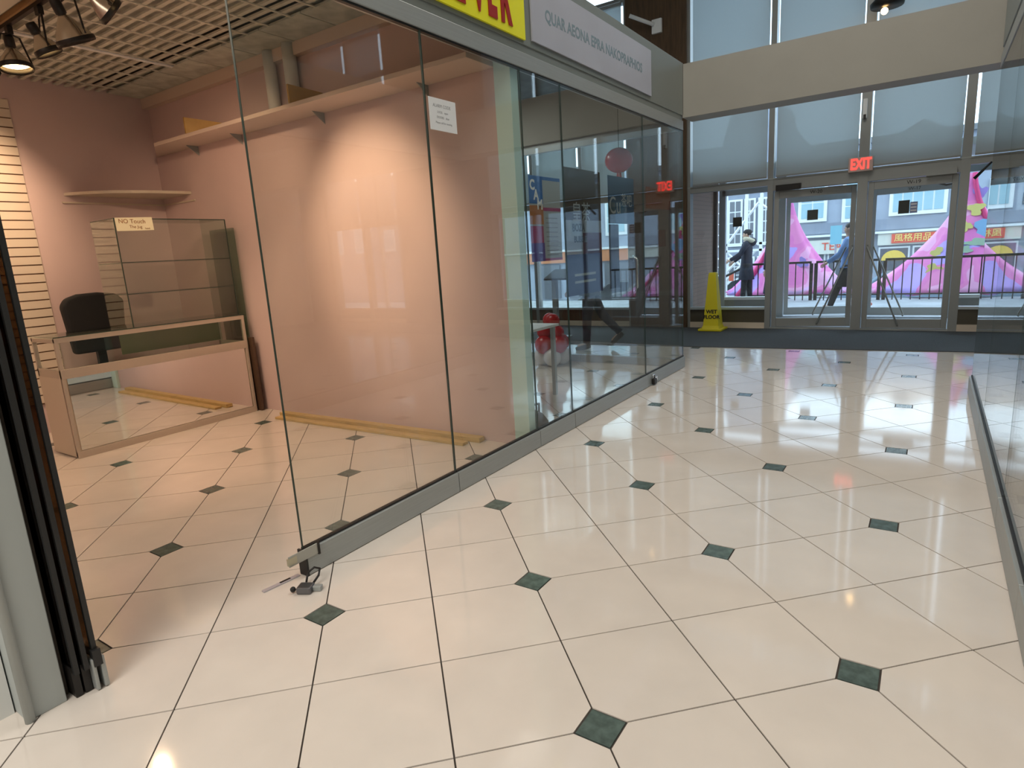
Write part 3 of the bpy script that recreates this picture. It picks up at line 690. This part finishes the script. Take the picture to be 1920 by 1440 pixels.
t = poster(6.32, 7.05, 1.88, 2.10, 'faint orange poster near the glass corner', film('poster_orange_film', (.30, .09, .03), .35), [])
t = poster(6.66, 6.90, 1.48, 1.66, 'small faint red square poster below the orange one', film('poster_red_film', (.16, .05, .03), .4), [])
# red lantern
t = thing('red_lantern', (-2.75, 6.45, 2.3), 'round red paper lantern hanging inside the far shop glass', 'lantern')
MB().ball((-2.85, 6.45, 2.41), .15, .15, .13, 16, 10).out('lantern_body', m_balr, t, smooth=True)
MB().tube([(-2.85, 6.45, 2.53), (-2.85, 6.45, 3.452)], .004, 5).out('cord', m_black, t)
MB().lathe((-2.85, 6.45, 2.22), [(.03, 0), (.025, .06)], 8).out('tassel', m_balr, t)
# balloon stack
GB = 'balloons of the red and white stack'
bc = Vector((-4.17, 7.12, 0))
bl = thing('balloon_stack', bc, 'red and white balloon stack on the floor behind the white table', 'balloon stack')
for (zz, R_, n, m) in ((.125, .13, 4, m_balw), (.29, .14, 4, m_balr), (.45, .105, 3, m_balr), (.60, .065, 2, m_balr)):
    for k in range(n):
        a = 2*PI*k/n+zz*4; r = .122 if n == 4 else .095
        MB().ball(bc+Vector((R_*math.cos(a), R_*math.sin(a), zz)), r, r, r*1.03, 14, 9).out('balloon', m, bl, smooth=True)
# white table
t = thing('white_table', (-3.8, 5.4, 0), 'white table with slim legs inside the far shop', 'table')
box('tabletop', -4.9, -3.2, 4.95, 5.62, .735, .76, m_trimw, t, .003)
for x in (-4.85, -3.25):
    for y in (5.0, 5.57): box('leg', x-.02, x+.02, y-.02, y+.02, .003, .735, m_greyp, t)
# black bag
t = thing('black_bag', (-2.75, 4.45, 0), 'black slumped bag on the floor right behind the glass beside the post', 'bag')
MB().loft([(b2 := None)] if False else []) if False else None
b = MB(); b.loft([b.ring((-2.80, 4.30, .004), .13, .20, 14), b.ring((-2.80, 4.30, .05), .16, .24, 14), b.ring((-2.80, 4.27, .13), .13, .20, 14), b.ring((-2.80, 4.24, .19), .07, .11, 14)]); b.out('bag_body', m_blk, t, smooth=True)
MB().tube([(-2.74, 4.20, .18), (-2.70, 4.24, .25), (-2.70, 4.34, .24), (-2.74, 4.40, .15)], .01, 6).out('strap', m_blk, t)
# grey slanted stand in the lobby
t = thing('display_stand', (-5.4, 9.4, 0), 'dark slanted display stand in the lobby behind the far shop', 'stand')
box('post', -5.44, -5.36, 9.36, 9.44, .011, 1.05, m_alud, t)
MB().prism([(-5.5, 9.2, 1.02), (-5.5, 9.6, 1.16), (-5.5, 9.6, 1.19), (-5.5, 9.2, 1.05)], (.55, 0, 0)).out('slanted_top', m_blackm, t)
box('foot', -5.6, -5.2, 9.2, 9.6, .010, .03, m_alud, t)

# ------------------------------------------------------------------ small things on the floor
t = thing('padlock', (-2.35, 1.63, 0), 'grey padlock with a black shackle lying on the tiles by the rail end', 'padlock')
R = Matrix.Rotation(.5, 3, 'Z')
MB().box(-2.385, -2.315, 1.585, 1.645, .001, .034, R).out('lock_body', mat('worn_steel', (.16, .16, .17), .35, .8), t, bevel=.006)
MB().box(-2.352, -2.288, 1.632, 1.662, .001, .026, R).out('lock_cylinder', m_alu, t, bevel=.004)
MB().tube([(-2.395, 1.655, .018), (-2.418, 1.685, .045), (-2.41, 1.72, .06), (-2.375, 1.725, .06), (-2.35, 1.695, .045), (-2.352, 1.66, .02)], .0055, 8).out('shackle', m_blackm, t, smooth=True)
MB().ball((-2.395, 1.578, .018), .014, n=8, m=6).out('keyhole_knob', m_black, t)
t = thing('latch_strap', (-2.52, 1.6, 0), 'flat steel latch strap lying on the tiles left of the padlock', 'latch')
ang = math.atan2(.185, -.02); R = Matrix.Rotation(-.12, 3, 'Z')
MB().box(-2.535, -2.511, 1.51, 1.70, .001, .006, R).out('strap_plate', mat('pale_steel', (.50, .46, .50), .4, .3), t, bevel=.001)
MB().box(-2.529, -2.517, 1.60, 1.655, .006, .0075, R).out('slot', m_blackm, t)
t = thing('bolt_plate', (-2.44, 1.70, .1), 'clear and steel bolt plate sticking out of the rail end', 'bolt')
box('plate', -2.4575, -2.452, 1.615, 1.79, .095, .150, mat('matte_steel_plate', (.42, .42, .38), .35, .4), t, .002)
box('plate_lip', -2.458, -2.446, 1.785, 1.795, .09, .152, m_blackm, t)
box('bolt_tongue', -2.462, -2.450, 1.610, 1.66, .105, .14, mat('tongue_brass', (.50, .47, .35), .3, .6), t)
t = thing('black_padlock', (-2.44, 6.33, .01), 'black padlock hanging at the foot of the glass near the corner', 'padlock')
box('lock_body', -2.455, -2.42, 6.30, 6.37, .012, .075, m_blackm, t, .006)
MB().tube([(-2.44, 6.31, .075), (-2.44, 6.315, .115), (-2.44, 6.355, .115), (-2.44, 6.36, .075)], .006, 8).out('shackle', m_chrome, t, smooth=True)
box('hasp', -2.457, -2.44, 6.37, 6.44, .04, .085, m_chrome, t, .002)
# wet floor cone
t = thing('wet_floor_cone', (-3.06, 10.72, .01), 'tall yellow wet floor cone by the window wall', 'floor sign')
b = MB(); q4 = PI/4; c_ = (-3.06, 10.72)
b.loft([b.ring((*c_, z), r, r, 4, ph=q4) for z, r in ((.045, .215), (.08, .20), (.10, .185), (.96, .088), (.99, .080))]); b.out('tapered_body', m_cone, t, bevel=.004)
box('base_skirt', -3.06-.20, -3.06+.20, 10.52, 10.92, .011, .05, m_cone, t, .01)
for s, zz, sz in (('WET', .335, .085), ('FLOOR', .245, .085)):
    yy = 10.72-(.185-(zz-.10)/.86*.097)*.7071-.004
    text('lettering', s, sz, (-3.05, yy, zz), (1, 0, 0), (0, .08, 1), m_black, t, ext=.001, bold=.003)
for k in range(4): box('foot', -3.25+(k % 2)*.36, -3.23+(k % 2)*.36, 10.53+(k//2)*.36, 10.55+(k//2)*.36, .0095, .012, m_black, t)

# ------------------------------------------------------------------ outside
st(MB().box(-30, 30, 12.95, 16.75, -.2, -.01).out('trim_7', m_terr)); st(MB().box(-40, 40, 16.75, 19.0, -1.45, -1.15).out('trim_8', m_snow))
gs = bpy.data.objects['trim_7']; gs.name = 'ground_terrace'; gs['kind'] = 'structure'
gs = bpy.data.objects['trim_8']; gs.name = 'ground_sidewalk'
st(box('ground_street', -60, 60, 19.0, 60, -1.6, -1.28, m_asph)); st(box('ground_terrace_wall', -30, 30, 16.7, 16.8, -1.5, -.01, m_terr))
st(box('ground_far_sidewalk', -40, 40, 25.9, 28, -1.5, -1.16, m_snow))
# railings
RY = 16.3
def railing(x0, x1, label):
    t = thing('railing', ((x0+x1)/2, RY, 0), label, 'railing', 'black railings on the terrace')
    box('top_rail', x0, x1, RY-.03, RY+.03, .86, .91, m_blackm, t); box('lower_rail', x0, x1, RY-.02, RY+.02, .10, .13, m_blackm, t)
    n = int((x1-x0)/.17)
    for k in range(n+1):
        x = x0+(x1-x0)*k/n; w = .035 if k in (0, n) else .011
        box('post' if k in (0, n) else 'baluster', x-w, x+w, RY-w, RY+w, -.008, .86, m_blackm, t)
railing(-3.72, -2.35, 'black terrace railing behind the person in the fur-hooded parka')
railing(-2.25, -.95, 'black terrace railing seen through the open left door')
railing(-.85, 2.6, 'long black terrace railing seen through the right door')
t = thing('handrail', (-4.1, RY, 0), 'sloping dark handrail with a stout post at the head of the steps', 'handrail')
box('post', -3.92, -3.78, RY-.07, RY+.07, -.008, .92, m_alud, t)
MB().tube([(-3.85, RY, .85), (-5.4, RY+.1, .12)], .03, 8).out('sloping_rail', m_blackm, t)
for k in range(5): MB().tube([(-4.1-k*.26, RY, .72-k*.12), (-4.1-k*.26, RY, -.01)], .011, 6).out('baluster', m_blackm, t)
# pink fabric tents
def tent(cx, cy, R0, H, label, ny, shape=1.5):
    t = thing('pink_tent', (cx, cy, 0), label, 'tent', 'pink fabric tents')
    b = MB(); n = 48; rs = []
    for j in range(15):
        k = j/14; r = R0*((1-k)**shape)+.20*(1-k)+.07; z = .02+H*k
        ring = []
        for i in range(n):
            a = 2*PI*i/n; fold = 1+.07*math.sin(a*9+j*.3)*(1-k)+.03*math.sin(a*21)*(1-k)
            zz = z+(.09*abs(math.sin(a*4.5)) if j == 0 else 0)
            ring.append(b.bm.verts.new((cx+r*fold*math.cos(a), cy+r*fold*math.sin(a)*.45, zz)))
        rs.append(ring)
    b.loft(rs); b.out('fabric_cone', m_tent, t, smooth=True)
    b = MB()   # magenta ridge seam
    pts = []
    for j in range(15):
        k = j/14; r = R0*((1-k)**shape)+.20*(1-k)+.07; pts.append((cx+r*.80*ny, cy-.6*r*.45-.03, .02+H*k))
    b.tube(pts, .07, 6, .05); b.out('ridge_band', m_magenta, t, smooth=True)
    return t
t1 = tent(.62, 17.45, 1.75, 2.62, 'large pink printed fabric tent right of the doors, behind the railing', .95, 1.9)
t2 = tent(-3.12, 17.6, 1.25, 2.55, 'pink printed fabric tent partly hidden by the left door post', -.95, 1.8)
def blotch(cx, cy, cz, rx, rz, m, par, seed):
    rnd = random.Random(seed); n = 18; ph = [rnd.uniform(0, 6.28) for _ in range(3)]
    pts = []
    for i in range(n):
        a = 2*PI*i/n; r = 1+.28*math.sin(3*a+ph[0])+.18*math.sin(5*a+ph[1])
        pts.append((cx+rx*r*math.cos(a), cy, cz+rz*r*math.sin(a)))
    MB().prism(pts, (0, .03, 0)).out('appliqued_patch', m, par)
for cx, cz, rx, rz, m, s in ((.78, 2.2, .12, .16, m_tv, 1), (.74, 1.86, .14, .13, m_ty, 2), (.60, 1.5, .09, .1, m_ty, 3), (.92, 1.42, .2, .2, m_tb, 4), (.80, 1.15, .2, .08, m_tg, 5), (.10, .95, .10, .14, m_ty, 6), (.05, .62, .14, .10, m_ty, 7), (.62, 1.0, .1, .08, m_tg, 9)):
    k = min(.98, cz/2.62); r = 1.75*((1-k)**1.9)+.20*(1-k)+.07
    dx = max(-.98, min(.98, (cx-.62)/(r*1.0))); yy = 17.45-r*.45*math.sqrt(1-dx*dx)-.06
    blotch(cx, yy, cz, rx, rz, m, t1, s)
for cx, cz, rx, rz, m, s in ((-3.3, 1.0, .18, .22, m_tb, 11), (-2.7, .85, .12, .12, m_tv, 12), (-3.2, .75, .08, .07, m_ty, 13)):
    k = cz/2.55; r = 1.25*((1-k)**1.8)+.2*(1-k)+.07; dx = max(-.98, min(.98, (cx+3.12)/r)); blotch(cx, 17.6-r*.45*math.sqrt(1-dx*dx)-.06, cz, rx, rz, m, t2, s)
# buildings across the street
def bwin(par, x0, x1, z0, z1, y, nx, nz, m=m_winb, fr=.10):
    w = box('window_frame', x0-fr, x1+fr, y-.09, y-.02, z0-fr*1.2, z1+fr, m_trimw, par)
    for i in range(nx):
        for j in range(nz):
            a = x0+(x1-x0)*i/nx+.025; c = x0+(x1-x0)*(i+1)/nx-.025; d = z0+(z1-z0)*j/nz+.025; e_ = z0+(z1-z0)*(j+1)/nz-.025
            box('pane', a, c, y-.11, y-.09, d, e_, m, w)
BY = 28
t = thing('corner_building', (4, BY, -1.3), 'blue-grey shop building with white-framed windows and a red sign across the street', 'building')
box('wall', -5.3, 14, BY, BY+7, -1.3, 4.75, m_facb, t); box('roof', -5.3, 14.2, BY-.25, BY+7.2, 4.75, 4.95, m_roof, t)
MB().prism([(-1.3, BY-.2, 4.9), (.2, BY-.2, 4.9), (-.55, BY-.2, 5.35)], (0, 3, 0)).out('roof_gable', m_roof, t)
box('stone_course', -5.3, 14, BY-.05, BY, 1.55, 1.95, m_facd, t)
bwin(t, -1.35, .25, 2.16, 3.0, BY, 5, 1); bwin(t, -2.93, -2.45, 2.05, 3.5, BY, 1, 3); bwin(t, -4.5, -3.65, 2.15, 3.4, BY, 2, 2); bwin(t, 1.62, 2.06, 2.05, 2.98, BY, 1, 2); bwin(t, 2.4, 2.8, 2.05, 2.98, BY, 1, 2); bwin(t, 3.6, 5.2, 2.1, 3.0, BY, 4, 1)
box('sign_board', -1.75, 7, BY-.16, BY-.02, .98, 1.42, m_signc, t); box('cornice', -5.3, 14, BY-.25, BY-.02, 1.42, 1.5, m_trimw, t)
rs_ = box('red_sign', -1.30, .75, BY-.22, BY-.16, 1.04, 1.38, m_signr, t)
text('lettering', '風格用品 拜神', .30, (-.28, BY-.23, 1.21), (1, 0, 0), (0, 0, 1), m_signy, rs_, ext=.005)
rs_ = box('red_sign', 1.62, 2.55, BY-.22, BY-.16, 1.04, 1.38, m_signr, t); text('lettering', '一品', .30, (2.0, BY-.23, 1.21), (1, 0, 0), (0, 0, 1), m_signy, rs_, ext=.005)
box('sign_board', -4.9, -1.95, BY-.16, BY-.02, .75, 1.30, m_signc, t)
text('lettering', 'TEA AE', .42, (-3.0, BY-.18, 1.03), (1, 0, 0), (0, 0, 1), m_signr, t, ext=.005)
for x0, x1, m in ((-1.65, -.75, m_wind), (-.55, .1, m_wind), (.2, .9, m_wind), (1.45, 3.0, m_wind), (-4.7, -3.6, m_wind), (-3.4, -2.0, m_wind)):
    w = box('shop_window', x0, x1, BY-.10, BY-.02, -.9, .85, m, t); box('window_border', x0-.06, x1+.06, BY-.06, BY-.015, -.96, .91, m_trimw, w)
    if x0 in (-1.65, 1.45):
        pts = [(x0+(x1-x0)*(.5-.45*math.cos(a)), BY-.115, .40+.38*math.sin(a)) for a in [PI*i/10 for i in range(11)]]
        MB().prism(pts, (0, .012, 0)).out('yellow_arch', mat('yellow_arch_%d' % int(x1*10), (.80, .55, .10), .5), w)
t = thing('gabled_building', (-7, BY+1, -1.3), 'tall dark house with a stepped gable left of the shop building', 'building')
MB().prism([(-10.5, BY-.4, -1.3), (-5.4, BY-.4, -1.3), (-5.4, BY-.4, 3.9), (-3.95, BY-.4, 3.9+.0), (-3.95, BY-.4, 4.65), (-4.75, BY-.4, 5.6), (-4.75, BY-.4, 6.1), (-5.6, BY-.4, 6.9), (-7.1, BY-.4, 6.9), (-7.5, BY-.4, 5.5), (-8.4, BY-.4, 4.3), (-10.5, BY-.4, 3.6)], (0, .12, 0)).out('front_gable', m_facd, t)
box('wall', -10.5, -5.4, BY-.05, BY+5, -1.3, 5.4, m_facd, t)
for x0, x1 in ((-7.2, -6.72), (-6.55, -6.2), (-6.0, -5.5), (-7.95, -7.4)):
    bwin(t, x0, x1, -1.0, .75, BY-.4, 2, 5, m_wind, .05); bwin(t, x0, x1, 1.3, 3.1, BY-.4, 2, 4, m_wind, .05)
t = thing('row_building', (-18, BY+1, -1.3), 'blue-grey row building with an orange shop band, far left across the street', 'building')
box('wall', -30, -10.8, BY, BY+6, -1.3, 5.2, m_facb, t); box('roof', -30, -10.8, BY-.2, BY+6, 5.2, 5.4, m_roof, t)
box('orange_band', -30, -10.8, BY-.2, BY-.02, .9, 1.45, mat('orange_band', (.55, .20, .08), .5), t); box('cornice', -30, -10.8, BY-.25, BY-.02, 1.45, 1.55, m_trimw, t)
for k in range(9):
    x = -29+k*2; bwin(t, x, x+.9, 2.2, 3.6, BY, 2, 2); w = box('shop_window', x-.2, x+1.3, BY-.10, BY-.02, -.9, .8, m_wind, t)
t = thing('brick_building', (22, BY+1, -1.3), 'tall dark building far right across the street', 'building')
box('wall', 14.3, 34, BY, BY+6, -1.3, 6.2, m_facd, t); box('roof', 14.3, 34, BY-.2, BY+6, 6.2, 6.4, m_roof, t)
for k in range(8): x = 15.2+k*2.3; bwin(t, x, x+1.0, 2.2, 3.7, BY, 2, 2)
# white lattice frame in front of it
t = thing('lattice_frame', (-5.3, 23.5, -1.2), 'white braced timber lattice frame in front of the many-paned windows', 'frame')
LY = 23.5; b0 = lambda a, c: MB().tube([(a[0], LY, a[1]), (c[0], LY, c[1])], .045, 4).out('brace', m_trimw, t)
for x in (-6.25, -5.55, -5.05, -4.55): MB().box(x-.05, x+.05, LY-.05, LY+.05, -1.28, 3.2).out('upright', m_trimw, t)
for z in (3.15, 1.35, 1.12): MB().box(-6.4, -4.4, LY-.05, LY+.05, z-.04, z+.04).out('cross_beam', m_trimw, t)
b0((-6.2, 1.4), (-5.15, 2.75)); b0((-5.15, 2.75), (-4.45, 2.2)); b0((-6.25, 1.12), (-5.5, .35)); b0((-6.25, .35), (-5.5, 1.12)); b0((-6.3, 0), (-5.2, 1.12))
tag(MB().box(-6.12, -5.95, 23.1, 23.12, .05, .35).out('small_poster', m_orng, None), 'small red-orange poster on the white lattice frame', 'poster')
bpy.data.objects['small_poster'].location.y = LY-.06
# street sign
t = thing('street_sign', (-2.4, 20.2, -1.15), 'pale blue sign plate on a pole across the terrace', 'street sign')
box('pole', -2.33, -2.28, 20.2, 20.25, -1.15, 1.7, m_alub, t); box('sign_plate', -2.45, -2.16, 20.15, 20.2, 1.22, 1.74, mat('pale_cyan_plate', (.22, .55, .62), .5), t)
# cars
def car(x, y, L, m, label, d=1):
    t = thing('parked_car', (x, y, -1.28), label, 'car', 'cars parked across the street')
    z0 = -1.28; h = L/2
    prof = [(-h, .32), (-h, .62), (-h*.92, .80), (-h*.55, .88), (-h*.33, 1.30), (-h*.15, 1.42), (h*.35, 1.42), (h*.62, .98), (h*.95, .88), (h, .62), (h, .32)]
    pts = [(x+d*a, y-.82, z0+c) for a, c in prof]
    o = MB().prism(pts, (0, 1.64, 0)).out('body', m, t, bevel=.06)
    gl = [(-h*.46, .92), (-h*.29, 1.27), (-h*.14, 1.36), (h*.32, 1.36), (h*.52, .97)]
    MB().prism([(x+d*a, y-.835, z0+c) for a, c in gl], (0, 1.67, 0)).out('side_windows', m_cgl, t)
    for s in (-.62, .62):
        for yy in (-.85, .68):
            w = MB().lathe((x+s*h, y+yy, z0+.33), [(.20, -.0), (.33, .01), (.33, .16), (.20, .17)], 18, (0, 1, 0)).out('wheel', m_black, t)
            MB().lathe((x+s*h, y+yy-.012, z0+.33), [(.18, 0), (.17, .02)], 12, (0, 1, 0)).out('hubcap', m_alub, w)
    box('bumper', x-h-.03, x+h+.03, y-.78, y+.78, z0+.28, z0+.46, m_card, t, .03)
car(-5.6, 23.0+2.0, 4.2, m_carw, 'white car parked behind the person in the parka')
car(-.6, 24.8, 4.3, m_cars, 'blue-grey car behind the long railing, left of the pink tent', -1)
car(4.2, 24.9, 4.3, m_carw, 'white car behind the railing, right of the pink tent')
car(-10.7, 25.0, 4.2, m_card, 'dark car parked far left across the street')
# ------------------------------------------------------------------ people
def skinmesh(verts, edges, radii, sub=1):
    me = bpy.data.meshes.new('sk'); me.from_pydata([tuple(v) for v in verts], edges, [])
    o = bpy.data.objects.new('sk', me); C.objects.link(o)
    o.modifiers.new('s', 'SKIN'); sv = me.skin_vertices[0].data
    for i, r in enumerate(radii): sv[i].radius = (r, r) if not isinstance(r, tuple) else r
    sv[0].use_root = True
    if sub: mm = o.modifiers.new('u', 'SUBSURF'); mm.levels = sub; mm.render_levels = sub
    bpy.context.view_layer.update()
    r = bpy.data.meshes.new_from_object(o.evaluated_get(bpy.context.evaluated_depsgraph_get()))
    bpy.data.objects.remove(o, do_unlink=True); bpy.data.meshes.remove(me)
    r.polygons.foreach_set('use_smooth', [True]*len(r.polygons)); return r
def person(loc, rz, label, H=1.70, legs=((.35, .1), (-.35, .5)), arms=((.3, .4), (-.3, .3)), top=m_navy, coat=.35, pants=m_blk, shoes=m_blk, fur=False, skirt=False, cap=False):
    k = H/1.72
    t = thing('person', loc, label, 'person', None)
    V = []; E = []; Rr = []
    def add(p, r, par=None):
        V.append(Vector(p)*k); Rr.append(r*k if not isinstance(r, tuple) else (r[0]*k, r[1]*k))
        if par is not None: E.append((par, len(V)-1))
        return len(V)-1
    pel = add((0, 0, .93), .125); wa = add((0, 0, 1.08), .115, pel); ch = add((0, .01, 1.28), .135, wa); nb = add((0, .01, 1.43), .075, ch)
    nk = add((0, .015, 1.50), .052, nb); jaw = add((0, .03, 1.575), .066, nk); hd = add((0, .02, 1.645), .088, jaw); tp = add((0, .01, 1.70), .062, hd)
    ns = add((0, .115, 1.605), .012, jaw)
    joints = {}
    for s, (a, kn) in zip((-1, 1), legs):
        hp = Vector((s*.09, 0, .89)); kne = hp+Vector((0, math.sin(a), -math.cos(a)))*.42; b_ = a-kn
        an = kne+Vector((0, math.sin(b_), -math.cos(b_)))*.40; toe = an+Vector((0, .15*math.cos(b_*.8), .15*math.sin(b_*.8)-.035))
        i0 = add(hp, .088, pel); i1 = add(kne, .055, i0); i2 = add(an, .038, i1); add(toe, .030, i2)
        joints[s] = (hp, kne, an, toe, b_)
    for s, (a, el) in zip((-1, 1), arms):
        sh = Vector((s*.185, 0, 1.40)); eb = sh+Vector((s*.04, math.sin(a)*.28, -math.cos(a)*.28)); b_ = a+el
        wr = eb+Vector((0, math.sin(b_), -math.cos(b_)))*.25; dd = Vector((0, math.sin(b_), -math.cos(b_)))
        i0 = add(sh, .055, ch); i1 = add(eb, .040, i0); i2 = add(wr, .024, i1); pm_ = add(wr+dd*.06, (.034, .018), i2)
        perp = Vector((1, 0, 0)).cross(dd); 
        for f_, ln in zip((-1.5, -.5, .5, 1.5), (.062, .078, .074, .055)):
            base = wr+dd*.09+perp*f_*.018; j1 = add(base, .0095, pm_); j2 = add(base+dd*ln*.55+Vector((-s*.006, 0, 0)), .0085, j1); add(base+dd*ln+Vector((-s*.022, 0, 0)), .0075, j2)
        tb = add(wr+dd*.04+perp*.038, .010, pm_); add(wr+dd*.075+perp*.055, .009, tb)
        joints[s*2] = (sh, eb, wr)
    body = skinmesh(V, E, Rr)
    body.materials.append(m_skin); body.name = 'body'
    o = bpy.data.objects.new('body', body); link(o, t, loc)
    def P(v): return Vector(v)*k+Vector(loc)
    # coat torso
    b = MB(); hem = .93-coat
    rings = [(hem, .20+.1*coat, .155+.08*coat), (.93, .175, .135), (1.10, .165, .125), (1.28, .19, .135), (1.40, .185, .115), (1.45, .10, .08)]
    b.loft([b.ring(P((0, .005, z)), rx*k, ry*k, 18) for z, rx, ry in rings]); b.out('jacket', top, t, smooth=True)
    for s in (-1, 1):
        sh, eb, wr = joints[s*2]
        MB().tube([P(sh+Vector((-s*.05, 0, .02))), P(sh), P(eb), P(wr)], [.06*k, .072*k, .058*k, .043*k], 10).out('sleeve', top, t, smooth=True)
        hp, kne, an, toe, b_ = joints[s]
        MB().tube([P(hp+Vector((0, 0, .05))), P(hp), P(kne), P(an+Vector((0, 0, .02)))], [.10*k, .105*k, .072*k, .055*k], 10).out('trouser_leg', pants, t, smooth=True)
        b = MB(); dt = (toe-an).normalized(); hl = an-dt*.06+Vector((0, 0, -.03))
        b.tube([P(hl), P(an+Vector((0, 0, -.025))), P(an+dt*.10+Vector((0, 0, -.03))), P(an+dt*.17+Vector((0, 0, -.035)))], [.034*k, .048*k, .045*k, .028*k], 10); b.out('shoe', shoes, t, smooth=True)
    if skirt:
        b = MB(); b.loft([b.ring(P((0, 0, z)), rx*k, ry*k, 18) for z, rx, ry in ((.52, .26, .22), (.75, .21, .17), (.98, .16, .125))]); b.out('skirt', pants, t, smooth=True)
    b = MB(); c = P((0, .003, 1.655)); rs = []
    for z, r in ((-.055, .070), (-.035, .094), (0, .103), (.035, .098), (.065, .075), (.085, .04)): rs.append(b.ring(c+Vector((0, -.012*k if z > -.05 else -.045*k, z*k)), r*k*.92, r*k*(1 if z > -.02 else .8), 16))
    b.loft(rs); b.out('knit_cap' if cap else 'hair', m_blk if cap else m_hair, t, smooth=True)
    b = MB()
    for s in (-1, 1): b.ball(P((s*.030, .098, 1.625)), .008*k, n=8, m=5)
    b.out('eyes', m_black, t); b = MB()
    for s in (-1, 1): b.ball(P((s*.088, .01, 1.61)), .012*k, .02*k, .028*k, n=8, m=6)
    b.out('ears', m_skin, t); MB().box(*[v for pr in zip(P((-.02, .088, 1.563)), P((.02, .096, 1.570))) for v in pr]).out('mouth', mat('lips', (.35, .12, .10), .5) if 'lips' not in bpy.data.materials else bpy.data.materials['lips'], t)
    if fur:
        b = MB(); n = 20; pts = []
        for i in range(n+1): a = 2*PI*i/n; pts.append(P((.12*math.cos(a), -.05+.10*math.sin(a), 1.49+.035*math.sin(a))))
        b.tube(pts, .055*k, 8); b.out('fur_collar', m_fur, t, smooth=True)
        b = MB(); b.ball(P((0, -.13, 1.44)), .12*k, .085*k, .10*k, 14, 9); b.out('hood', top, t, smooth=True)
    # lower to the ground
    zmin = min(joints[s][2].z for s in (-1, 1))-.075
    t.location.z -= zmin*k; t.rotation_euler.z = rz
    return t
person((-3.72, 15.85, 0), math.radians(100), 'person in a dark parka with a cream fur hood leaning on the terrace railing', 1.72, legs=((.12, .05), (-.08, .05)), arms=((.55, .5), (.4, .5)), coat=.38, fur=True, cap=True)
person((-2.66, 13.75, 0), math.radians(60), 'person in a long navy coat mostly hidden behind the left door post', 1.72, legs=((.05, .02), (-.05, .02)), arms=((.05, .1), (0, .1)), coat=.55)
person((-1.35, 14.0, 0), math.radians(85), 'walking person in a pale blue jacket and dark skirt with red-orange shoes outside the door', 1.74, legs=((.40, .10), (-.30, .35)), arms=((.45, .5), (-.3, .2)), top=m_blue, pants=m_blk, coat=.05, shoes=m_orng, skirt=True)
person((-4.25, 8.45, 0.01), math.radians(112), 'person in dark clothes walking through the lobby behind the far shop posters', 1.72, legs=((.12, .08), (-.42, .28)), arms=((.3, .4), (-.3, .3)), top=m_blk, pants=m_navy, coat=.12, shoes=mat('brown_boot', (.05, .035, .02), .5))
# drop unused materials
for m in list(bpy.data.materials):
    if m.users == 0: bpy.data.materials.remove(m)
